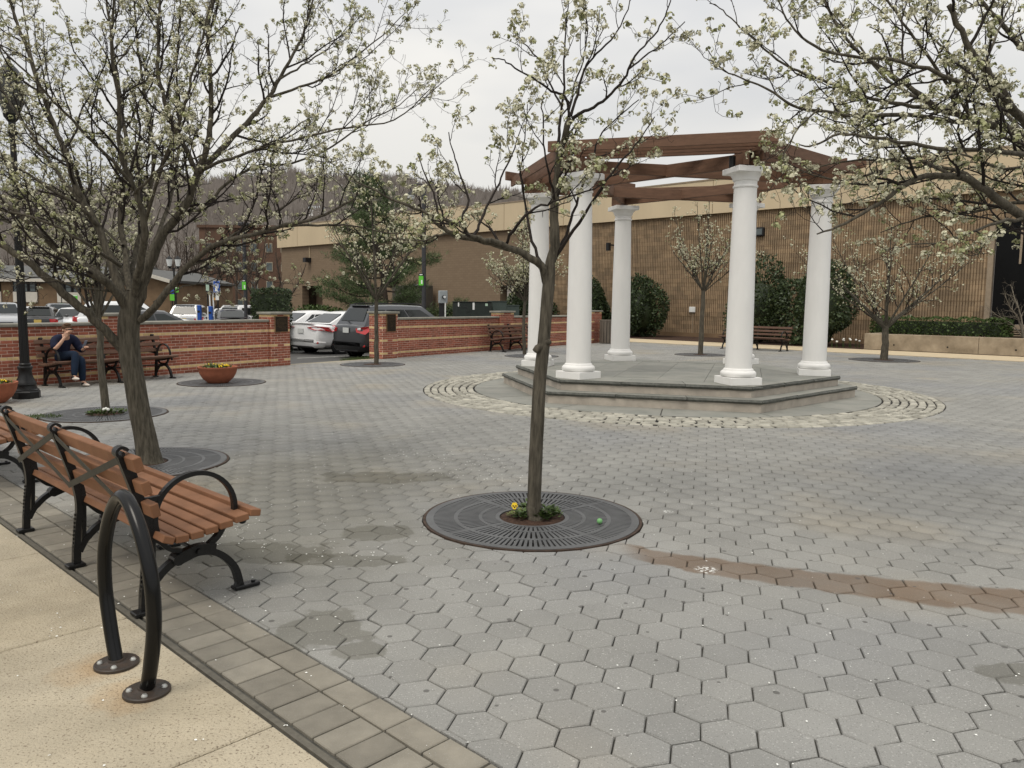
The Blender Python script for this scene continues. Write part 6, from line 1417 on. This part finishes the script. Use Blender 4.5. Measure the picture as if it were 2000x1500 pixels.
# ================================================================ FAR BUILDINGS, HILL, BARE TREES
YB=66.
def fpt(x,y,Y): return at(x,y,Y)
t=thing('low_building','low tan brick building with white fascia and grouped windows beyond the parking lot','building'); x0,x1=fpt(-70,580,YB).x,fpt(232,580,YB).x; gz=-1.0; ze=at(80,550,YB).z
mb=MB(); mb.box(((x0+x1)/2,YB+6,(gz+ze)/2),(x1-x0,12,ze-gz)); mb.build('wall',M['lbrick'],t)
mb=MB(); mb.box(((x0+x1)/2,YB-.25,ze+.10),(x1-x0+.8,.4,.24)); mb.build('fascia',M['panelwhite'],t)
zr=at(80,519,YB+6).z; mb=MB(); mb.add([(x0-.4,YB-.4,ze+.2),(x1+.4,YB-.4,ze+.2),(x1+.4,YB+6,zr),(x0-.4,YB+6,zr),(x0-.4,YB+12.4,ze+.2),(x1+.4,YB+12.4,ze+.2)],[(0,1,2,3),(3,2,5,4),(1,5,2),(0,3,4)]); mb.build('roof',M['roofgrey'],t)
for wx0,wx1 in((-45,2),(26,73),(112,158)):
    a,b=fpt(wx0,560,YB).x,fpt(wx1,560,YB).x; zt_,zm=at(50,551,YB).z,at(50,570,YB).z; zl_=at(50,590,YB).z; n=3; w_=(b-a)/n
    mb=MB(); mb.box(((a+b)/2,YB-.06,(zm+zl_)/2),(b-a,.1,zm-zl_)); mb.build('white_panel',M['panelwhite'],t)
    for k in range(n):
        mb=MB(); mb.box((a+w_*(k+.5),YB-.05,(zt_+zm)/2),(w_-.04,.1,zt_-zm)); wv=mb.build('window',M['black'],t)
        for zz0,zz1 in((.53,.95),(.06,.47)): mb=MB(); mb.box((a+w_*(k+.5),YB-.11,zm+(zt_-zm)*(zz0+zz1)/2),(w_-.28,.03,(zt_-zm)*(zz1-zz0))); mb.build('pane',M['winglass'],wv)
t=thing('gabled_building','tan gabled building with a white sloping eave, behind the big leaning trunk','building'); Yg=62.; xa,xb=fpt(222,580,Yg).x,fpt(332,580,Yg).x; xm=fpt(250,580,Yg).x; zg=at(330,551,Yg).z; zp=at(250,528,Yg).z
mb=MB(); mb.add([(x,y,z) for y in(Yg,Yg+14) for x,z in((xa,gz),(xb,gz),(xb,zg),(xm,zp),(xa,zp-.4))],[(0,1,2,3,4),(9,8,7,6,5),(1,6,7,2),(0,4,9,5),(2,7,8,3),(3,8,9,4)]); mb.build('wall',M['lbrick'],t)
mb=MB(); mb.bar((xm,Yg+6.6,zp+.16),(xb+.3,Yg+6.6,zg+.05),14.4,.20); mb.build('roof',M['roofgrey'],t); mb=MB(); mb.bar((xm,Yg-.66,zp+.16),(xb+.3,Yg-.66,zg+.05),.08,.26); mb.build('eave',M['panelwhite'],t)
Yr=118.; t=thing('apartment_block','red-brown brick apartment block with small pale windows behind the bare trees','building'); xa,xb=fpt(392,560,Yr).x,fpt(574,560,Yr).x; zt_=at(540,446,Yr).z
mb=MB(); mb.box(((xa+xb)/2,Yr+8,(zt_-2)/2),(xb-xa,16,zt_+2)); mb.build('wall',M['rbrick'],t); mb=MB(); mb.box(((xa+xb)/2,Yr+8,zt_+.2),(xb-xa+.5,16.5,.4)); mb.build('parapet',M['rbrick'],t)
for zi in range(4):
    for k in range(6):
        x=xa+(xb-xa)*(k+.6)/6.2; z=1.+zi*2.75; mb=MB(); mb.box((x,Yr-.04,z),(1.0,.1,1.35)); wv=mb.build('window',M['curb'],t); mb=MB(); mb.box((x,Yr-.1,z),(.8,.04,1.1)); mb.build('pane',M['winglass'],wv)
Yr2=104; t=thing('brick_house','red brick low block with pale windows left of the blue parking sign','building'); xa,xb=fpt(338,560,Yr2).x,fpt(386,560,Yr2).x; zt_=at(360,556,Yr2).z
mb=MB(); mb.box(((xa+xb)/2,Yr2+4,(zt_-2)/2),(xb-xa,8,zt_+2)); mb.build('wall',M['rbrick'],t)
for zi in range(2):
    for k in range(3): x=xa+(xb-xa)*(k+.6)/3.2; mb=MB(); mb.box((x,Yr2-.04,.4+zi*1.9),(.55,.1,.8)); mb.build('window',M['panelwhite'],t)
# hill
def ridge(u):   # azimuth tangent x/y -> height at 700 m
    pts=[(-1.6,70),(-.75,76),(-.64,84),(-.5,93),(-.40,100),(-.30,103),(-.2,104),(-.12,97),(-.05,95),(.02,86),(.12,72),(.3,70),(.6,62),(1.5,60)]
    for (a,b),(c,d) in zip(pts,pts[1:]):
        if u<=c: s=(u-a)/(c-a); s=s*s*(3-2*s); return b+(d-b)*s
    return 60
us=np.linspace(-1.5,1.4,150); dep=[190,230,290,370,460,560,640,700,760]; mb=MB(); V=[]; rh=random.Random(4)
def hillz(u,y): f=max(0,min(1,(y-200)/500)); return -2+ridge(u)*f**1.15+2.5*math.sin(u*40+y*.01)*f+1.8*math.sin(u*90+y*.03)*f
for y in dep:
    for u in us: V.append((u*y,y,hillz(u,y) if y<=700 else hillz(u,700)-3))
k=len(us); mb.add(V,[(j*k+i,j*k+i+1,(j+1)*k+i+1,(j+1)*k+i) for j in range(len(dep)-1) for i in range(k-1)]); struct('hill',mb,M['hill'],smooth=True)
# bare woods on the hill: each tree a trunk with a fan of thin limbs
rs=np.random.RandomState(12); n=6500; u=rs.uniform(-.8,.45,n); y=200+500*rs.uniform(0,1,n)**.62; y[:1300]=rs.uniform(660,705,1300)
z=np.array([hillz(a,min(b,700)) for a,b in zip(u,y)]); hh=rs.uniform(9,15,n); VV=[];FF=[]
VV=np.zeros((n,9,3,3))
for q in range(9):
    a=rs.normal(0,.34,n)*(q>0); b=.0 if q==0 else .3; wd=.20+.03*y/700 if q==0 else .10+.0006*y
    bx=u*y; bz=z+hh*(b*rs.uniform(.5,1.5,n)); l=hh*(1-b*.8)*rs.uniform(.7,1,n); tx=bx+np.sin(a)*l; tz=bz+np.cos(a)*l; yy=y+rs.normal(0,.8,n)*(q>0)
    VV[:,q,0]=np.stack([bx-wd,y,bz],1); VV[:,q,1]=np.stack([bx+wd,y,bz],1); VV[:,q,2]=np.stack([tx,yy,tz],1)
me=np_mesh('hillside_woods',VV.reshape(-1,3),np.arange(n*27).reshape(-1,3),M['hilltree']); link('hillside_woods',me,None,kind='stuff')
hp_=at(619,409,470); t=thing('hillside_house','small white house with a pale roof standing alone on the wooded hillside','house',(hp_.x,hp_.y,hp_.z-3.2)); mb=MB(); mb.box((0,0,1.2),(8.5,6,4.2)); mb.build('wall',M['signwhite'],t); mb=MB(); mb.add([(-4.6,-3.4,3.3),(4.6,-3.4,3.3),(4.6,3.4,3.3),(-4.6,3.4,3.3),(-4.2,0,5.2),(4.2,0,5.2)],[(0,1,5,4),(2,3,4,5),(1,2,5),(3,0,4)]); mb.build('roof',M['ltgrey'],t)
for k in range(4): mb=MB(); mb.box((-2.9+1.9*k,-3.02,1.2),(.9,.08,1.5)); mb.build('window',M['winglass'],t)
# bare deciduous trees in the parking lot
def bare_tree(label,x,Y,h,sp,seed,r0=.16,forks=6,group='bare trees beyond the parking lot',low=.3,mat_='barebark'):
    T=Tree(seed); b=at(x,600,Y); b.z=lotz(b.x,b.y); b=np.array(b); t=thing('bare_tree',label,'tree',(0,0,0),0,group); top=b+np.array([T.rs.normal(0,.1),0,h*low]); k_=h/8
    T.limb([b-np.array([0,0,.3]),(b+top)/2,top],r0,r0*.8,3,7)
    c={0:dict(gap=.55*k_,ang=R(42),up0=.12,len=(.9*k_,2.2*k_),r=.035*k_,seg=5,up=.08,wig=.2,n=4,bs=1,next=(1,)),1:dict(gap=.38*k_,ang=R(45),up0=.08,len=(.5*k_,1.2*k_),r=.02*k_,seg=4,up=.06,wig=.25,n=3,bs=1,next=())}
    for q in range(forks):
        a=2*PI*q/forks+T.rs.uniform(0,.8); s=sp*T.rs.uniform(.5,1); e=top+np.array([s*math.cos(a),s*math.sin(a),h*(1-low)*T.rs.uniform(.6,1.05)*(1.1-.25*s/sp)]); m1=top+(e-top)*np.array([.5,.5,.35])
        T.limb([top,m1,top+(e-top)*np.array([.85,.85,.75]),e],r0*.55,.02,4,5,c,.12)
    T.tips=[]; link('trunk',tubes_mesh('trunk',T.wood,M[mat_]),t); link('branches',tubes_mesh('branches',T.twig,M[mat_]),t,kind='stuff'); return t
bare_tree('low forked bare tree with crooked limbs left of the brown building',531,46,4.6,2.6,61,.17,6,low=.22)
for k,(x,Y,h,sp,lab) in enumerate(((352,78,9,2.2,'bare tree behind the twin lantern lamp'),(372,88,10.5,2.2,'slim bare tree right of the twin lantern lamp'),(396,80,10,2.2,'bare tree behind the pale green notice sign'),(441,84,10.5,2.3,'bare tree just right of the blue parking sign'),(462,92,11.5,2.6,'bare tree behind the yellow bush, left of the grey lamp post'),(500,86,10.5,2.3,'bare tree right of the grey lamp post'),(415,100,12,3,'far bare tree above the charging posts'),(330,95,11,3,'bare tree behind the gabled building'),(555,74,8,1.4,'thin bare tree at the corner of the brown building'),(262,84,10,3,'bare tree behind the fork of the big leaning trunk'),(190,90,11,3,'bare tree behind the tan building, right end'),(95,94,11,3,'bare tree behind the tan building roof'),(20,92,11,3,'bare tree behind the tan building at the left edge'),(482,110,13,3.2,'tallest far bare tree behind the grey lamp post'),(385,112,13,3.2,'far bare tree behind the apartment block left end'))):
    bare_tree(lab,x,Y,h,sp,70+k,.16,5,low=.34)
pf=at(482,596,62); t=thing('forsythia','yellow flowering bush at the far side of the parking lot beside the grey lamp post','bush',(pf.x,pf.y,-.9)); leaf_cloud('flowers',lumpy(1.0,.8,1.0,1.0,.25,3),900,.2,M['fors'],t,81); mb=MB()
for q in range(14): a=rng.random()*6.3; mb.tube([(0,0,0),(.8*math.cos(a),.6*math.sin(a),1.7)],.02,4)
mb.build('stems',M['barebark'],t)
pf=at(440,598,70); t=thing('bramble_hedge','brown leafless hedge along the far side of the parking lot','hedge',(pf.x,pf.y,-.9)); leaf_cloud('twigs',boxy(16,1.6,1.7,.2),5000,.35,M['barebark'],t,82)
pf=at(90,598,62); t=thing('bramble_hedge','brown leafless shrubs in front of the tan building','hedge',(pf.x,pf.y,-.9)); leaf_cloud('twigs',boxy(15,1.4,1.1,.3),2500,.35,M['barebark'],t,83)
# pine
b=at(757,600,37); b.z=lotz(b.x,b.y); pn=thing('pine_tree','green pine tree with wide low boughs in front of the brown building','tree',b); mb=MB(); mb.tube(smooth([(0,0,-.1),(-.12,0,2.2),(-.5,0,4.6),(-1.05,0,7.9)],4),[.17-.0125*q for q in range(13)],9); mb.build('trunk',M['barebark'],pn,smooth=True)
rs=np.random.RandomState(5); P=[];D=[];wood={}
def axis(z): f=z/7.9; return np.array([-1.05*f**1.5,0,z])
lst=[]
for q in range(44):
    f=q/43; z=1.15+6.5*f; a=q*2.4+rs.uniform(-.3,.3); l=(3.3*(1-f)**.85+.35)*rs.uniform(.55,1.12); 
    if f<.3 and math.cos(a)<-.3: l*=.95
    e=axis(z)+np.array([l*math.cos(a),l*math.sin(a),l*.10+.3*(1-f)]); s_=axis(z); m_=(s_+e)/2+np.array([0,0,-.12*l]); B_=catmull([s_,m_,e],4); lst.append((B_,np.linspace(.05,.01,len(B_))))
    nb=int(42*l)+10
    for _ in range(nb):
        w_=rs.uniform(.25,1)**.8; c_=s_*(1-w_)**2+2*m_*w_*(1-w_)+e*w_**2; c_=c_+rs.normal(0,.17*(.5+w_),3)*np.array([1,1,.55]); 
        for _ in range(9): P.append(c_+rs.normal(0,.05,3)); D.append(rs.normal(size=3)+np.array([.5*math.cos(a),.5*math.sin(a),.7]))
wood[(len(lst[0][0]),5)]=lst; link('boughs',tubes_mesh('boughs',wood,M['barebark']),pn)
P=np.array(P);D=np.array(D);D/=np.linalg.norm(D,axis=1,keepdims=True); n=len(P); s=np.cross(D,rs.normal(size=(n,3))); s/=np.linalg.norm(s,axis=1,keepdims=True); l=rs.uniform(.13,.25,n)[:,None]
V=np.stack([P-s*.009,P+s*.009,P+D*l+s*.006,P+D*l-s*.006],1).reshape(-1,3); link('needles',np_mesh('needles',V,np.arange(4*n).reshape(-1,4),M['needle'],tone=rs.uniform(0,1,n)),pn,kind='stuff')
